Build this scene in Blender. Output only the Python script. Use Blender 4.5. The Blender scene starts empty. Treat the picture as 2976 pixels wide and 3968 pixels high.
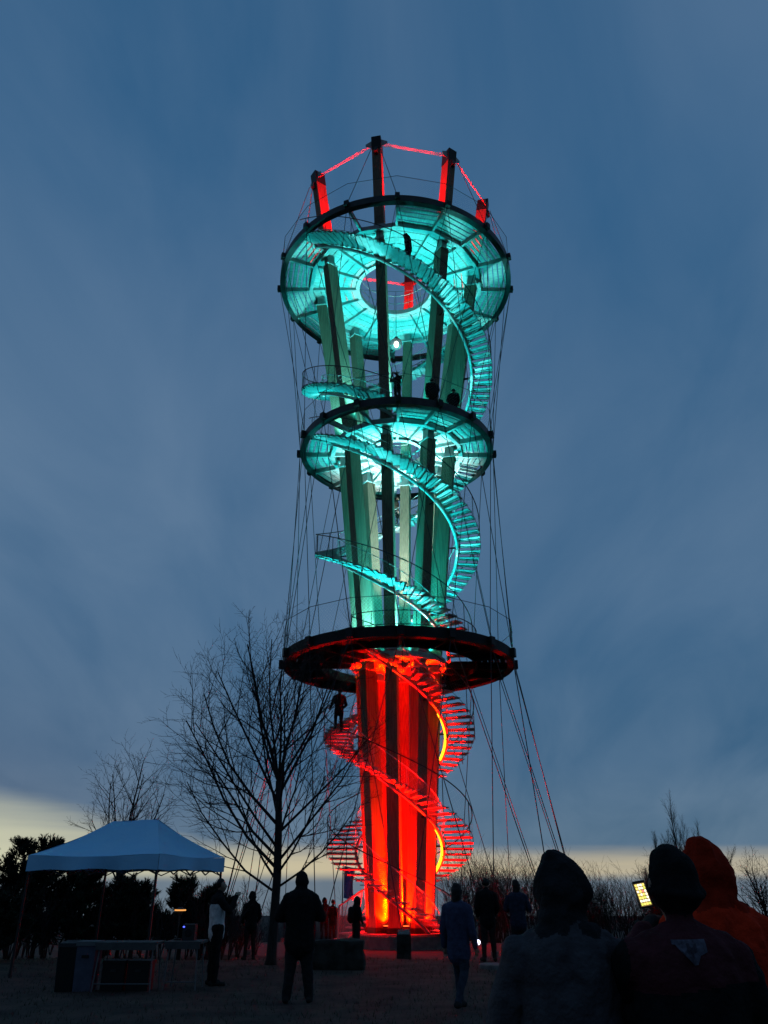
import bpy, bmesh, math, random
import numpy as np
from mathutils import Vector, Matrix
from mathutils.bvhtree import BVHTree
R = math.radians
scene = bpy.context.scene
col = scene.collection

# ------------------------------------------------------------------ camera
cam = bpy.data.cameras.new('camera')
cam.sensor_fit = 'VERTICAL'; cam.sensor_height = 36.0; cam.lens = 27.146
cam.clip_start = 0.05; cam.clip_end = 3000
camo = bpy.data.objects.new('camera', cam); col.objects.link(camo)
camo.location = (-0.267, -31.44, 1.629)
camo.rotation_euler = (R(90 + 25.81), 0, R(0.593))
scene.camera = camo

# ------------------------------------------------------------------ world: dusk sky under a thin cloud sheet
SUN_EL, SUN_AZ = R(1.0), R(-28)
world = bpy.data.worlds.new('World'); scene.world = world
world.use_nodes = True
wt = world.node_tree; wt.nodes.clear()
def WN(t, **kw):
    n = wt.nodes.new(t)
    for k, v in kw.items(): setattr(n, k, v)
    return n
def wmath(op, a, b=None, c=None, clamp=False):
    n = WN('ShaderNodeMath', operation=op, use_clamp=clamp)
    for i, v in enumerate((a, b, c)):
        if v is None: continue
        if isinstance(v, (int, float)): n.inputs[i].default_value = v
        else: wt.links.new(v, n.inputs[i])
    return n.outputs[0]
def wmix(f, a, b, mode='MIX'):
    n = WN('ShaderNodeMix', data_type='RGBA', blend_type=mode)
    for s, v in ((n.inputs[0], f), (n.inputs[6], a), (n.inputs[7], b)):
        if isinstance(v, (int, float)): s.default_value = v
        elif isinstance(v, tuple): s.default_value = (*v, 1)
        else: wt.links.new(v, s)
    return n.outputs[2]
def wramp(f, stops):
    n = WN('ShaderNodeValToRGB'); e = n.color_ramp.elements
    while len(e) < len(stops): e.new(0.5)
    for el, (p, c) in zip(e, stops): el.position = p; el.color = (*c, 1)
    wt.links.new(f, n.inputs[0]); return n.outputs[0]
tc = WN('ShaderNodeTexCoord')
sep = WN('ShaderNodeSeparateXYZ'); wt.links.new(tc.outputs['Generated'], sep.inputs[0])
sx_, sy_, sz_ = sep.outputs
zc = wmath('MAXIMUM', sz_, 0.0)
den = wmath('ADD', zc, 0.30)
comb = WN('ShaderNodeCombineXYZ')
wt.links.new(wmath('DIVIDE', sx_, den), comb.inputs[0]); wt.links.new(wmath('DIVIDE', sy_, den), comb.inputs[1])
mp = WN('ShaderNodeMapping'); wt.links.new(comb.outputs[0], mp.inputs[0])
mp.inputs['Rotation'].default_value = (0, 0, R(-38)); mp.inputs['Scale'].default_value = (1.8, 0.65, 1); mp.inputs['Location'].default_value = (3.1, 1.7, 0)
nz = WN('ShaderNodeTexNoise'); wt.links.new(mp.outputs[0], nz.inputs['Vector'])
nz.inputs['Scale'].default_value = 1.9; nz.inputs['Detail'].default_value = 6; nz.inputs['Roughness'].default_value = 0.52; nz.inputs['Distortion'].default_value = 0.6
mp2 = WN('ShaderNodeMapping'); wt.links.new(comb.outputs[0], mp2.inputs[0])
mp2.inputs['Rotation'].default_value = (0, 0, R(24)); mp2.inputs['Scale'].default_value = (0.9, 0.7, 1); mp2.inputs['Location'].default_value = (-1.3, 5.2, 0)
nz2 = WN('ShaderNodeTexNoise'); wt.links.new(mp2.outputs[0], nz2.inputs['Vector'])
nz2.inputs['Scale'].default_value = 1.1; nz2.inputs['Detail'].default_value = 3
# thin streaks hanging close to the horizon
mp3 = WN('ShaderNodeMapping'); wt.links.new(tc.outputs['Generated'], mp3.inputs[0])
mp3.inputs['Scale'].default_value = (1.6, 1.6, 26); mp3.inputs['Location'].default_value = (0.4, 0.2, 0.9)
nz3 = WN('ShaderNodeTexNoise'); wt.links.new(mp3.outputs[0], nz3.inputs['Vector'])
nz3.inputs['Scale'].default_value = 1.6; nz3.inputs['Detail'].default_value = 4; nz3.inputs['Roughness'].default_value = 0.5
base = wramp(zc, [(0.0, (0.108, 0.165, 0.205)), (0.05, (0.102, 0.188, 0.250)), (0.13, (0.062, 0.155, 0.260)), (0.30, (0.060, 0.160, 0.292)),
                  (0.50, (0.072, 0.174, 0.315)), (0.72, (0.045, 0.148, 0.302)), (1.0, (0.034, 0.115, 0.245))])
cl = wmath('ADD', wmath('MULTIPLY', nz.outputs[0], 0.55), wmath('MULTIPLY', nz2.outputs[0], 0.45))
clf = wmath('MULTIPLY_ADD', cl, 3.6, -1.28, clamp=True)
lit = wmix(0.55, base, (0.140, 0.222, 0.345))
drk = wmix(0.55, base, (0.026, 0.098, 0.215))
skyc = wmix(clf, drk, lit)
# clear gap under the cloud edge towards the set sun: higher on the left, thinner to the right
ztop = wmath('ADD', wmath('MULTIPLY', wmath('MAXIMUM', wmath('SUBTRACT', wmath('MULTIPLY', sx_, -1.0), 0.22), 0.0), 0.20), 0.042)
wid = wmath('MULTIPLY_ADD', ztop, 0.48, 0.006)
edge = wmath('DIVIDE', wmath('SUBTRACT', ztop, wmath('ADD', sz_, wmath('MULTIPLY_ADD', nz3.outputs[0], 0.045, -0.0225))), wid)
gap = WN('ShaderNodeMapRange', clamp=True, interpolation_type='SMOOTHSTEP')
wt.links.new(edge, gap.inputs[0]); gap.inputs[1].default_value = -0.4; gap.inputs[2].default_value = 1.2; gap.inputs[3].default_value = 0; gap.inputs[4].default_value = 1
low = WN('ShaderNodeMapRange', clamp=True, interpolation_type='SMOOTHSTEP')
wt.links.new(sz_, low.inputs[0]); low.inputs[1].default_value = 0.002; low.inputs[2].default_value = 0.017; low.inputs[3].default_value = 0.10; low.inputs[4].default_value = 0.9
fwd = WN('ShaderNodeMapRange', clamp=True, interpolation_type='SMOOTHSTEP')
wt.links.new(wmath('ADD', wmath('MULTIPLY', sy_, 0.94), wmath('MULTIPLY', sx_, -0.34)), fwd.inputs[0])
fwd.inputs[1].default_value = 0.0; fwd.inputs[2].default_value = 0.95; fwd.inputs[3].default_value = 0; fwd.inputs[4].default_value = 1
gf = wmath('MULTIPLY', wmath('MULTIPLY', gap.outputs[0], low.outputs[0]), fwd.outputs[0])
hue = WN('ShaderNodeMapRange', clamp=True); wt.links.new(sx_, hue.inputs[0]); hue.inputs[1].default_value = -0.4; hue.inputs[2].default_value = -0.05
skyc = wmix(gf, skyc, wmix(hue.outputs[0], (0.66, 0.68, 0.48), (0.66, 0.56, 0.36)))
# the side away from the sunset is darker
back = WN('ShaderNodeMapRange', clamp=True); wt.links.new(sy_, back.inputs[0])
back.inputs[1].default_value = -1; back.inputs[2].default_value = 0.35; back.inputs[3].default_value = 0.42; back.inputs[4].default_value = 1
vm = WN('ShaderNodeVectorMath', operation='SCALE'); wt.links.new(skyc, vm.inputs[0]); wt.links.new(back.outputs[0], vm.inputs['Scale'])
sky = WN('ShaderNodeTexSky'); sky.sky_type = 'NISHITA'; sky.sun_disc = False
sky.sun_elevation = SUN_EL; sky.sun_rotation = SUN_AZ; sky.dust_density = 2.0
vs = WN('ShaderNodeVectorMath', operation='SCALE'); wt.links.new(sky.outputs[0], vs.inputs[0]); vs.inputs['Scale'].default_value = 0.05
fin = wmix(0.96, vs.outputs[0], vm.outputs[0])
bg = WN('ShaderNodeBackground'); bg.inputs[1].default_value = 0.96
wt.links.new(fin, bg.inputs[0])
wo = WN('ShaderNodeOutputWorld'); wt.links.new(bg.outputs[0], wo.inputs[0])

sun = bpy.data.lights.new('sun', 'SUN'); sun.energy = 0.02; sun.angle = R(12); sun.color = (1, .82, .6)
suno = bpy.data.objects.new('sun', sun); col.objects.link(suno)
sd = Vector((math.sin(SUN_AZ) * math.cos(SUN_EL), math.cos(SUN_AZ) * math.cos(SUN_EL), math.sin(SUN_EL)))
suno.rotation_euler = sd.to_track_quat('Z', 'Y').to_euler()

vsn = scene.view_settings
vsn.view_transform = 'Standard'; vsn.look = 'None'; vsn.exposure = 0.0; vsn.gamma = 1.0; vsn.use_curve_mapping = False
scene.render.engine = 'CYCLES'
scene.cycles.use_denoising = True
scene.cycles.max_bounces = 5; scene.cycles.diffuse_bounces = 3; scene.cycles.glossy_bounces = 3
scene.cycles.sample_clamp_indirect = 4.0

# ------------------------------------------------------------------ materials
def mat(name, c, rough=0.7, metal=0.0, c2=None, scale=8.0, vec=(1, 1, 1), bump=0.0, bscale=None, spec=0.3, emit=None, estr=0.0, trans=0.0, detail=5.0, ramp=(0.35, 0.65), alpha=None):
    m = bpy.data.materials.new(name); m.use_nodes = True
    t = m.node_tree; b = t.nodes['Principled BSDF']
    b.inputs['Base Color'].default_value = (*c, 1); b.inputs['Roughness'].default_value = rough
    b.inputs['Metallic'].default_value = metal; b.inputs['Specular IOR Level'].default_value = spec
    if trans: b.inputs['Transmission Weight'].default_value = trans
    if emit: b.inputs['Emission Color'].default_value = (*emit, 1); b.inputs['Emission Strength'].default_value = estr
    if c2 or bump:
        tcn = t.nodes.new('ShaderNodeTexCoord'); mpn = t.nodes.new('ShaderNodeMapping'); mpn.inputs['Scale'].default_value = vec
        t.links.new(tcn.outputs['Object'], mpn.inputs[0])
        n = t.nodes.new('ShaderNodeTexNoise'); n.inputs['Scale'].default_value = scale; n.inputs['Detail'].default_value = detail; n.inputs['Roughness'].default_value = 0.6
        t.links.new(mpn.outputs[0], n.inputs['Vector'])
        if c2:
            r = t.nodes.new('ShaderNodeValToRGB'); r.color_ramp.elements[0].position = ramp[0]; r.color_ramp.elements[1].position = ramp[1]
            r.color_ramp.elements[0].color = (*c, 1); r.color_ramp.elements[1].color = (*c2, 1)
            t.links.new(n.outputs[0], r.inputs[0]); t.links.new(r.outputs[0], b.inputs['Base Color'])
        if bump:
            n2 = n
            if bscale:
                n2 = t.nodes.new('ShaderNodeTexNoise'); n2.inputs['Scale'].default_value = bscale; n2.inputs['Detail'].default_value = 4
                t.links.new(mpn.outputs[0], n2.inputs['Vector'])
            bp = t.nodes.new('ShaderNodeBump'); bp.inputs['Strength'].default_value = bump; bp.inputs['Distance'].default_value = 0.02
            t.links.new(n2.outputs[0], bp.inputs['Height']); t.links.new(bp.outputs[0], b.inputs['Normal'])
    return m
M = {}
M['larch'] = mat('larch', (.105, .080, .056), .8, c2=(.19, .145, .098), scale=3.4, vec=(9, 9, .30), bump=.4, detail=7)
M['steel'] = mat('galvanised_steel', (.24, .25, .25), .5, .15, c2=(.34, .35, .34), scale=2.2, bump=.05)
M['tread'] = mat('tread_sheet', (.24, .25, .25), .55, .1, c2=(.33, .34, .34), scale=5, bump=.05)
M['board'] = mat('deck_board', (.24, .24, .23), .65, c2=(.38, .38, .36), scale=2.5, vec=(6, 1, 1), bump=.1)
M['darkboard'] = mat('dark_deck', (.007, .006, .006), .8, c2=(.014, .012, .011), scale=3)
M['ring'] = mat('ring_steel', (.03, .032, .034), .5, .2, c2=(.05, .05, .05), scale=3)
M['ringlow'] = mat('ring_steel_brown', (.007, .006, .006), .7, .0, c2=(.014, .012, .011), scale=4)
M['cable'] = mat('cable_steel', (.030, .033, .042), .75, .0)
M['black'] = mat('black_metal', (.015, .015, .016), .5, .2)
M['concrete'] = mat('concrete', (.13, .125, .12), .9, c2=(.21, .20, .19), scale=6, bump=.3)
M['net'] = mat('net_wire', (.35, .36, .36), .4, .5)
M['ground'] = mat('earth_ground', (.026, .016, .013), .95, c2=(.076, .047, .037), scale=1.3, bump=.9, bscale=26, detail=9)
M['gravel'] = mat('gravel', (.05, .042, .038), .95, c2=(.085, .072, .066), scale=30, bump=.9, bscale=70)
M['grass'] = mat('dry_grass', (.025, .026, .014), .9, c2=(.05, .042, .024), scale=4)
M['bark'] = mat('bark', (.020, .017, .015), .9, c2=(.040, .034, .030), scale=14, vec=(1, 1, .3), bump=.5)
M['twig'] = mat('twig', (.020, .018, .019), .85)
M['bark2'] = mat('pale_bark', (.05, .05, .055), .9, c2=(.07, .07, .075), scale=8)
M['needle'] = mat('needles', (.010, .016, .009), .8, c2=(.022, .030, .016), scale=3)
M['tent'] = mat('tent_cloth', (.32, .68, 1.0), .75, c2=(.38, .72, 1.0), scale=1.6, bump=.7, bscale=4)
M['tentpole'] = mat('tent_pole', (.035, .035, .035), .5, .2)
M['white'] = mat('white_plastic', (.55, .55, .56), .5)
M['tube'] = mat('table_leg', (.14, .14, .145), .5)
M['table'] = mat('table_top', (.07, .065, .065), .6, c2=(.10, .095, .09), scale=5)
M['stone'] = mat('sandstone', (.014, .012, .010), .95, c2=(.055, .048, .040), scale=4, bump=1.0, bscale=9, detail=8)
M['blueflag'] = mat('blue_cloth', (.03, .10, .33), .8, c2=(.05, .14, .40), scale=3)
M['lens_red'] = mat('lens_red', (.1, .02, .02), .3, emit=(1, .12, .02), estr=6)
M['lens_cyan'] = mat('lens_cyan', (.05, .1, .1), .3, emit=(.3, 1, .95), estr=6)
M['lens_white'] = mat('lens_white', (.2, .2, .2), .3, emit=(1, .95, .9), estr=8)
M['led'] = mat('led_strip', (.2, .1, .02), .4, emit=(1, .74, .02), estr=1.8)  # added glow standing for floodlight glaring off the stair stringer
M['bulb'] = mat('bulb', (.9, .9, .9), .4, emit=(1, .95, .88), estr=7)
M['glass'] = mat('globe_glass', (.55, .52, .50), .03, spec=.5, trans=.9)
M['skin'] = mat('skin', (.30, .19, .14), .6)
M['hair'] = mat('dark_hair', (.012, .010, .009), .7)
def cloth(name, c, k=1.5):
    return mat(name, c, .95, c2=tuple(min(1, x * k) for x in c), scale=14, bump=.5, bscale=60, spec=.1)

# ------------------------------------------------------------------ helpers
class MB:
    def __init__(s): s.v = []; s.f = []
    def add(s, vs, fs):
        o = len(s.v); s.v += [tuple(v) for v in vs]; s.f += [tuple(i + o for i in f) for f in fs]; return s
    def hexa(s, p):   # 8 points: bottom 4 (ccw), top 4
        return s.add(p, [(3, 2, 1, 0), (4, 5, 6, 7), (0, 1, 5, 4), (1, 2, 6, 5), (2, 3, 7, 6), (3, 0, 4, 7)])
    def box(s, x0, y0, z0, x1, y1, z1):
        return s.hexa([(x0, y0, z0), (x1, y0, z0), (x1, y1, z0), (x0, y1, z0), (x0, y0, z1), (x1, y0, z1), (x1, y1, z1), (x0, y1, z1)])
    def tube(s, pts, rad, n=6, cap=True):
        pts = [Vector(p) for p in pts]
        if not hasattr(rad, '__len__'): rad = [rad] * len(pts)
        o = len(s.v); prev = None
        for i, p in enumerate(pts):
            d = (pts[min(i + 1, len(pts) - 1)] - pts[max(i - 1, 0)])
            d = d.normalized() if d.length > 1e-9 else Vector((0, 0, 1))
            if prev is None:
                u = d.orthogonal().normalized()
            else:
                u = (prev - d * prev.dot(d))
                u = u.normalized() if u.length > 1e-6 else d.orthogonal().normalized()
            prev = u; w = d.cross(u)
            for k in range(n):
                a = 2 * math.pi * k / n
                q = p + (u * math.cos(a) + w * math.sin(a)) * rad[i]
                s.v.append((q.x, q.y, q.z))
        for i in range(len(pts) - 1):
            for k in range(n):
                a = o + i * n + k; b = o + i * n + (k + 1) % n
                s.f.append((a, b, b + n, a + n))
        if cap and n > 2:
            s.f.append(tuple(o + k for k in range(n))[::-1]); e = o + (len(pts) - 1) * n
            s.f.append(tuple(e + k for k in range(n)))
        return s
    def mesh(s, name, m, smooth=False):
        me = bpy.data.meshes.new(name); me.from_pydata(s.v, [], s.f)
        if smooth: me.polygons.foreach_set('use_smooth', [True] * len(me.polygons))
        me.materials.append(M[m] if isinstance(m, str) else m); me.update(); return me
    def build(s, name, m, parent=None, smooth=False):
        return link(name, s.mesh(name, m, smooth), parent)
def link(name, me, parent=None):
    o = bpy.data.objects.new(name, me); col.objects.link(o)
    if parent is not None: o.parent = parent
    return o
def tag(o, label=None, cat=None, group=None, kind=None):
    if label: o['label'] = label
    if cat: o['category'] = cat
    if group: o['group'] = group
    if kind: o['kind'] = kind
    return o
def empty(name, loc=(0, 0, 0), rz=0, **kw):
    o = bpy.data.objects.new(name, None); col.objects.link(o); o.location = loc; o.rotation_euler = (0, 0, rz); o.empty_display_size = .3
    tag(o, **kw); return o
def part(parent, name, parent_matrix=None): # an Empty part
    o = bpy.data.objects.new(name, None); col.objects.link(o); o.parent = parent; return o
def pol(r, a, h): return Vector((r * math.sin(a), -r * math.cos(a), h))

# ------------------------------------------------------------------ ground
def gz(x, y):
    d = math.hypot(x, y)
    pts = ((-60, 0), (-10.5, 0), (-6, -.22), (-3, -.33), (4, -.45), (9, -1.2), (20, -2.4), (45, -5.5), (120, -22), (300, -58), (2000, -62))
    for (a, za), (b, zb) in zip(pts, pts[1:]):
        if y <= b:
            t = max(0, (y - a) / (b - a)); t = t * t * (3 - 2 * t) if b < 20 else t
            z = za + (zb - za) * t; break
    else: z = pts[-1][1]
    return z + .025 * math.sin(x * .9 + y * .4) * math.sin(y * .7 - x * .2) * (1 if d > 3.5 else 0)
ys = list(np.linspace(-60, -32, 8)) + list(np.linspace(-31, 14, 91)) + [16, 19, 23, 28, 34, 42, 55, 75, 110, 160, 260, 420, 700, 1200, 2000]
xs = [-2000, -1200, -600, -300, -150, -80, -50, -35, -25, -20] + list(np.linspace(-18, 18, 73)) + [20, 25, 35, 50, 80, 150, 300, 600, 1200, 2000]
g = MB()
rg = random.Random(5)
for y in ys:
    for x in xs:
        g.v.append((x, y, gz(x, y) + (rg.uniform(-.012, .012) if abs(x) < 18 and y < 14 and math.hypot(x, y) > 8 else 0)))
nx = len(xs)
for j in range(len(ys) - 1):
    for i in range(nx - 1):
        a = j * nx + i; g.f.append((a, a + 1, a + nx + 1, a + nx))
tag(g.build('ground', 'ground', smooth=True), kind='structure')
# gravel apron round the tower foot
g = MB(); n = 72
for r_ in (1.0, 1.8, 2.6, 3.4, 4.2, 5.0, 5.8, 6.6, 7.4):
    for k in range(n):
        a = 2 * math.pi * k / n; rr = r_ + (.25 * math.sin(5 * a) + .15 * math.sin(11 * a) if r_ > 7 else 0)
        p = pol(rr, a, 0); g.v.append((p.x, p.y, gz(p.x, p.y) + .012))
for j in range(8):
    for k in range(n):
        a = j * n + k; b = j * n + (k + 1) % n; g.f.append((a, b, b + n, a + n))
tag(g.build('gravel_path', 'gravel', smooth=True), kind='structure')
# dry grass
g = MB(); rg = random.Random(8)
for i in range(15000):
    x = rg.uniform(-11, 9); y = -20.5 + 13 * rg.random() ** 1.6
    if math.hypot(x, y) < 7.6: continue
    z = gz(x, y) - .01; h = rg.uniform(.02, .085); a = rg.uniform(0, 6.28); w = .006; lx, ly = rg.uniform(-.04, .04), rg.uniform(-.04, .04)
    g.add([(x - w * math.cos(a), y - w * math.sin(a), z), (x + w * math.cos(a), y + w * math.sin(a), z), (x + lx, y + ly, z + h)], [(0, 1, 2)])
tag(g.build('dry_grass', 'grass'), 'short dry grass scattered over the dark foreground ground', 'grass', kind='stuff')

# ------------------------------------------------------------------ tower
A0 = R(-10.525)
HS = [0, 10, 20, 30, 35.06]; RS = [1.19, 1.79, 2.78, 4.31, 5.17]
def rcol(h): return float(np.interp(h, HS, RS))
tower = empty('observation_tower', (0, 0, 0), label='tall timber observation tower with three round platforms, spiral stairs and coloured lights', cat='tower')
# plinth
g = MB(); n = 16
for r_, z in ((1.95, -.5), (1.95, .06), (1.88, .12)):
    for k in range(n):
        p = pol(r_, 2 * math.pi * (k + .5) / n, z); g.v.append(tuple(p))
for j in range(2):
    for k in range(n):
        a = j * n + k; b = j * n + (k + 1) % n; g.f.append((a, b, b + n, a + n))
g.f.append(tuple(range(2 * n, 3 * n)))
g.build('plinth', 'concrete', tower)
# columns
CW, CD = .45, .54
segs = [(.30, 9.35), (10.05, 19.30), (20.05, 29.25), (30.05, 35.06)]
for k in range(8):
    a = A0 + k * math.pi / 4
    er = Vector((math.sin(a), -math.cos(a), 0)); et = Vector((math.cos(a), math.sin(a), 0))
    g = MB()
    def sect(h, w=CW, d=CD, ins=0):
        c = er * (rcol(h) - ins)
        return [c + et * w / 2 + Vector((0, 0, h)), c - et * w / 2 + Vector((0, 0, h)), c - et * w / 2 - er * d + Vector((0, 0, h)), c + et * w / 2 - er * d + Vector((0, 0, h))]
    for h0, h1 in segs:
        b = sect(h0); t = sect(h1)
        g.hexa([b[1], b[0], b[3], b[2], t[1], t[0], t[3], t[2]])
    co = g.build('column', 'larch', tower)
    # steel connectors at each storey
    for h0, h1 in ((9.35, 10.05), (19.30, 20.05), (29.25, 30.05)):
        g = MB()
        for ha, hb, w, d, ins in ((h0, h0 + .06, CW + .08, CD + .08, -.04), (h0 + .06, h1 - .06, CW - .12, CD - .14, .07), (h1 - .06, h1, CW + .06, CD + .06, -.03)):
            b = sect(ha, w, d, ins); t = sect(hb, w, d, ins)
            g.hexa([b[1], b[0], b[3], b[2], t[1], t[0], t[3], t[2]])
        g.build('connector', 'steel', co)
    g = MB(); b = sect(.12, CW + .1, CD + .1, -.05); t = sect(.30, CW + .1, CD + .1, -.05); g.hexa([b[1], b[0], b[3], b[2], t[1], t[0], t[3], t[2]])
    g.build('base_shoe', 'black', co)
    g = MB(); b = sect(34.35, CW + .03, CD + .03, -.015); t = sect(35.08, CW + .03, CD + .03, -.015); g.hexa([b[1], b[0], b[3], b[2], t[1], t[0], t[3], t[2]])
    g.build('head_cap', 'black', co)
    # cable lug on the outside and two lugs on the sides of the head
    g = MB(); c = er * (rcol(34.2) + .02)
    g.hexa([c - et * .09 + Vector((0, 0, 33.95)), c + et * .09 + Vector((0, 0, 33.95)), c + et * .09 + er * .16 + Vector((0, 0, 34.05)), c - et * .09 + er * .16 + Vector((0, 0, 34.05)),
            c - et * .09 + Vector((0, 0, 34.4)), c + et * .09 + Vector((0, 0, 34.4)), c + et * .09 + er * .12 + Vector((0, 0, 34.35)), c - et * .09 + er * .12 + Vector((0, 0, 34.35))])
    g.build('cable_lug', 'black', co)

NODE0 = R(0.75); DN = math.pi / 8
def ringmesh(g, r0, r1, z0, z1, n=128):
    o = len(g.v)
    for r_, z in ((r1, z0), (r1, z1), (r0, z1), (r0, z0)):
        for k in range(n): g.v.append(tuple(pol(r_, 2 * math.pi * k / n, z)))
    for j in range(4):
        for k in range(n):
            a = o + j * n + k; b = o + j * n + (k + 1) % n; j2 = o + ((j + 1) % 4) * n
            g.f.append((a, b, j2 + (k + 1) % n, j2 + k))
def polyring(g, r0, r1, z0, z1, off, n=16):
    o = len(g.v)
    for r_, z in ((r1, z0), (r1, z1), (r0, z1), (r0, z0)):
        for k in range(n): g.v.append(tuple(pol(r_, off + 2 * math.pi * k / n, z)))
    for j in range(4):
        for k in range(n):
            a = o + j * n + k; b = o + j * n + (k + 1) % n; j2 = o + ((j + 1) % 4) * n
            g.f.append((a, b, j2 + (k + 1) % n, j2 + k))
def in_open(a, openings):
    d = math.degrees(a)
    for lo, hi in openings:
        for s in (-360, 0, 360):
            if lo <= d + s <= hi: return True
    return False
def clip_ranges(a0, a1, openings):   # part of [a0,a1] (deg) outside openings
    rs = [(a0, a1)]
    for lo, hi in openings:
        for s in (-360, 0, 360):
            l, h = lo + s, hi + s; nr = []
            for x, y in rs:
                if h <= x or l >= y: nr.append((x, y))
                else:
                    if x < l: nr.append((x, l))
                    if h < y: nr.append((h, y))
            rs = nr
    return [r_ for r_ in rs if r_[1] - r_[0] > 1.5]
def board_mesh(d0, d1, t0, t1, z0, z1):  # board parallel to the chord, mid direction at angle 0, edge angles t0..t1 (deg)
    g = MB(); t0, t1 = R(t0), R(t1)
    p = [pol(d0 / math.cos(t0), t0, 0), pol(d0 / math.cos(t1), t1, 0), pol(d1 / math.cos(t1), t1, 0), pol(d1 / math.cos(t0), t0, 0)]
    p = [p[3], p[2], p[1], p[0]]
    g.hexa([(q.x, q.y, z0) for q in p] + [(q.x, q.y, z1) for q in p]); return g
def platform(h, RO, rpoly, rhole, openings, n_out, n_in, ringm, boardm, beamm, single=True, flat_in=None):
    pf = part(tower, 'platform')
    g = MB(); ringmesh(g, RO - .07, RO, h - .34, h + .02); ringmesh(g, RO - .26, RO - .07, h - .34, h - .31); g.build('ring_beam', ringm, pf)
    g = MB(); ringmesh(g, rhole, rhole + .06, h - .24, h + .03, 64); ringmesh(g, rhole + .06, rhole + .2, h - .24, h - .215, 64); g.build('inner_ring_beam', beamm, pf)
    g = MB(); polyring(g, rpoly - .09, rpoly + .09, h - .36, h - .10, NODE0); g.build('polygon_beam', beamm, pf)
    rb = MB()
    bm_out = MB().box(-.055, -(RO - .08), h - .33, .055, -(rpoly + .05), h - .10).mesh('radial_beam', beamm)
    bm_in = MB().box(-.05, -(rpoly - .07), h - .28, .05, -(rhole + .05), h - .10).mesh('inner_radial_beam', beamm)
    for j in range(16):
        a = NODE0 + j * DN
        o = link('radial_beam', bm_out, pf); o.rotation_euler.z = a
        o = link('inner_radial_beam', bm_in, pf); o.rotation_euler.z = a + (0 if rhole > .9 else 0)
    cm = math.cos(DN / 2); stuff = MB(); cache = {}
    def lay(ra, rb_, n, ops, gap, inset):
        for j in range(16):
            mid = math.degrees(NODE0) + 22.5 * (j + .5)
            for lo, hi in clip_ranges(mid - 11.25 + inset, mid + 11.25 - inset, ops):
                for i in range(n):
                    d0 = (ra + (rb_ - ra) * i / n) * cm + gap / 2; d1 = (ra + (rb_ - ra) * (i + 1) / n) * cm - gap / 2
                    key = (round(d0, 3), round(d1, 3), round(lo - mid, 1), round(hi - mid, 1))
                    if single:
                        if key not in cache: cache[key] = board_mesh(d0, d1, lo - mid, hi - mid, h - .095, h - .045).mesh('deck_board', boardm)
                        o = link('deck_board', cache[key], pf); o.rotation_euler.z = R(mid)
                    else:
                        b = board_mesh(d0, d1, lo - mid, hi - mid, h - .095, h - .045); c, s = math.cos(R(mid)), math.sin(R(mid))
                        stuff.add([(x * c - y * s, x * s + y * c, z) for x, y, z in b.v], b.f)
    lay(rpoly + .02, RO - .02, n_out, openings, .06, .0)
    lay(rhole + .06, rpoly - .02, n_in, flat_in or [], .035, .0)
    if stuff.v:
        tag(stuff.build('deck_boards', boardm, pf), kind='stuff')
    # node brackets where the cables meet the ring
    nb = MB().box(-.11, -.16, -.14, .11, .04, .16)
    nbm = nb.mesh('cable_node', 'black')
    for j in range(16):
        a = NODE0 + j * DN; o = link('cable_node', nbm, pf); o.location = pol(RO + .02, a, h - .16); o.rotation_euler.z = a
    # balustrade: rope along the cables and a fine net
    g = MB(); pts = [pol(RO + .06, NODE0 + j * DN, h + 1.18) for j in range(17)]
    g.tube(pts, .012, 5, False); g.build('top_rope', 'cable', pf)
    g = MB()
    for j in range(16):
        a = NODE0 + j * DN; p0 = pol(RO + .05, a, h); p1 = pol(RO + .05, a + DN, h); L = (p1 - p0).length; e = (p1 - p0) / L
        nw = int((L + 1.15) / .14)
        for q in range(nw):
            s0 = -1.15 + q * .14
            for sg in (0, 1):
                x0, x1 = max(s0, 0), min(s0 + 1.15, L); z0 = x0 - s0; z1 = x1 - s0
                if x1 - x0 < .02: continue
                P, Q = (p0 + e * x0, p0 + e * x1) if sg == 0 else (p1 - e * x0, p1 - e * x1)
                g.tube([P + Vector((0, 0, z0)), Q + Vector((0, 0, z1))], .0014, 3, False)
    tag(g.build('safety_net', 'net', pf), kind='stuff')
    # inner guard rail round the hole
    g = MB(); n = 48
    for hh in (.55, 1.1): g.tube([pol(rhole + .1, 2 * math.pi * k / n, h + hh) for k in range(n + 1)], .018, 5, False)
    for k in range(16): g.tube([pol(rhole + .1, NODE0 + k * DN, h), pol(rhole + .1, NODE0 + k * DN, h + 1.1)], .014, 5)
    g.build('guard_rail', 'steel', pf)
    return pf
OP3 = [(-52, 0.75), (128, 180.75)]; OP2 = [(-73, 0.75), (107, 180.75)]
pf3 = platform(30, 6.00, 4.42, 1.87, OP3, 6, 6, 'ring', 'board', 'steel')
pf2 = platform(20, 4.49, 3.02, 1.24, OP2, 5, 4, 'ring', 'board', 'steel')
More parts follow.
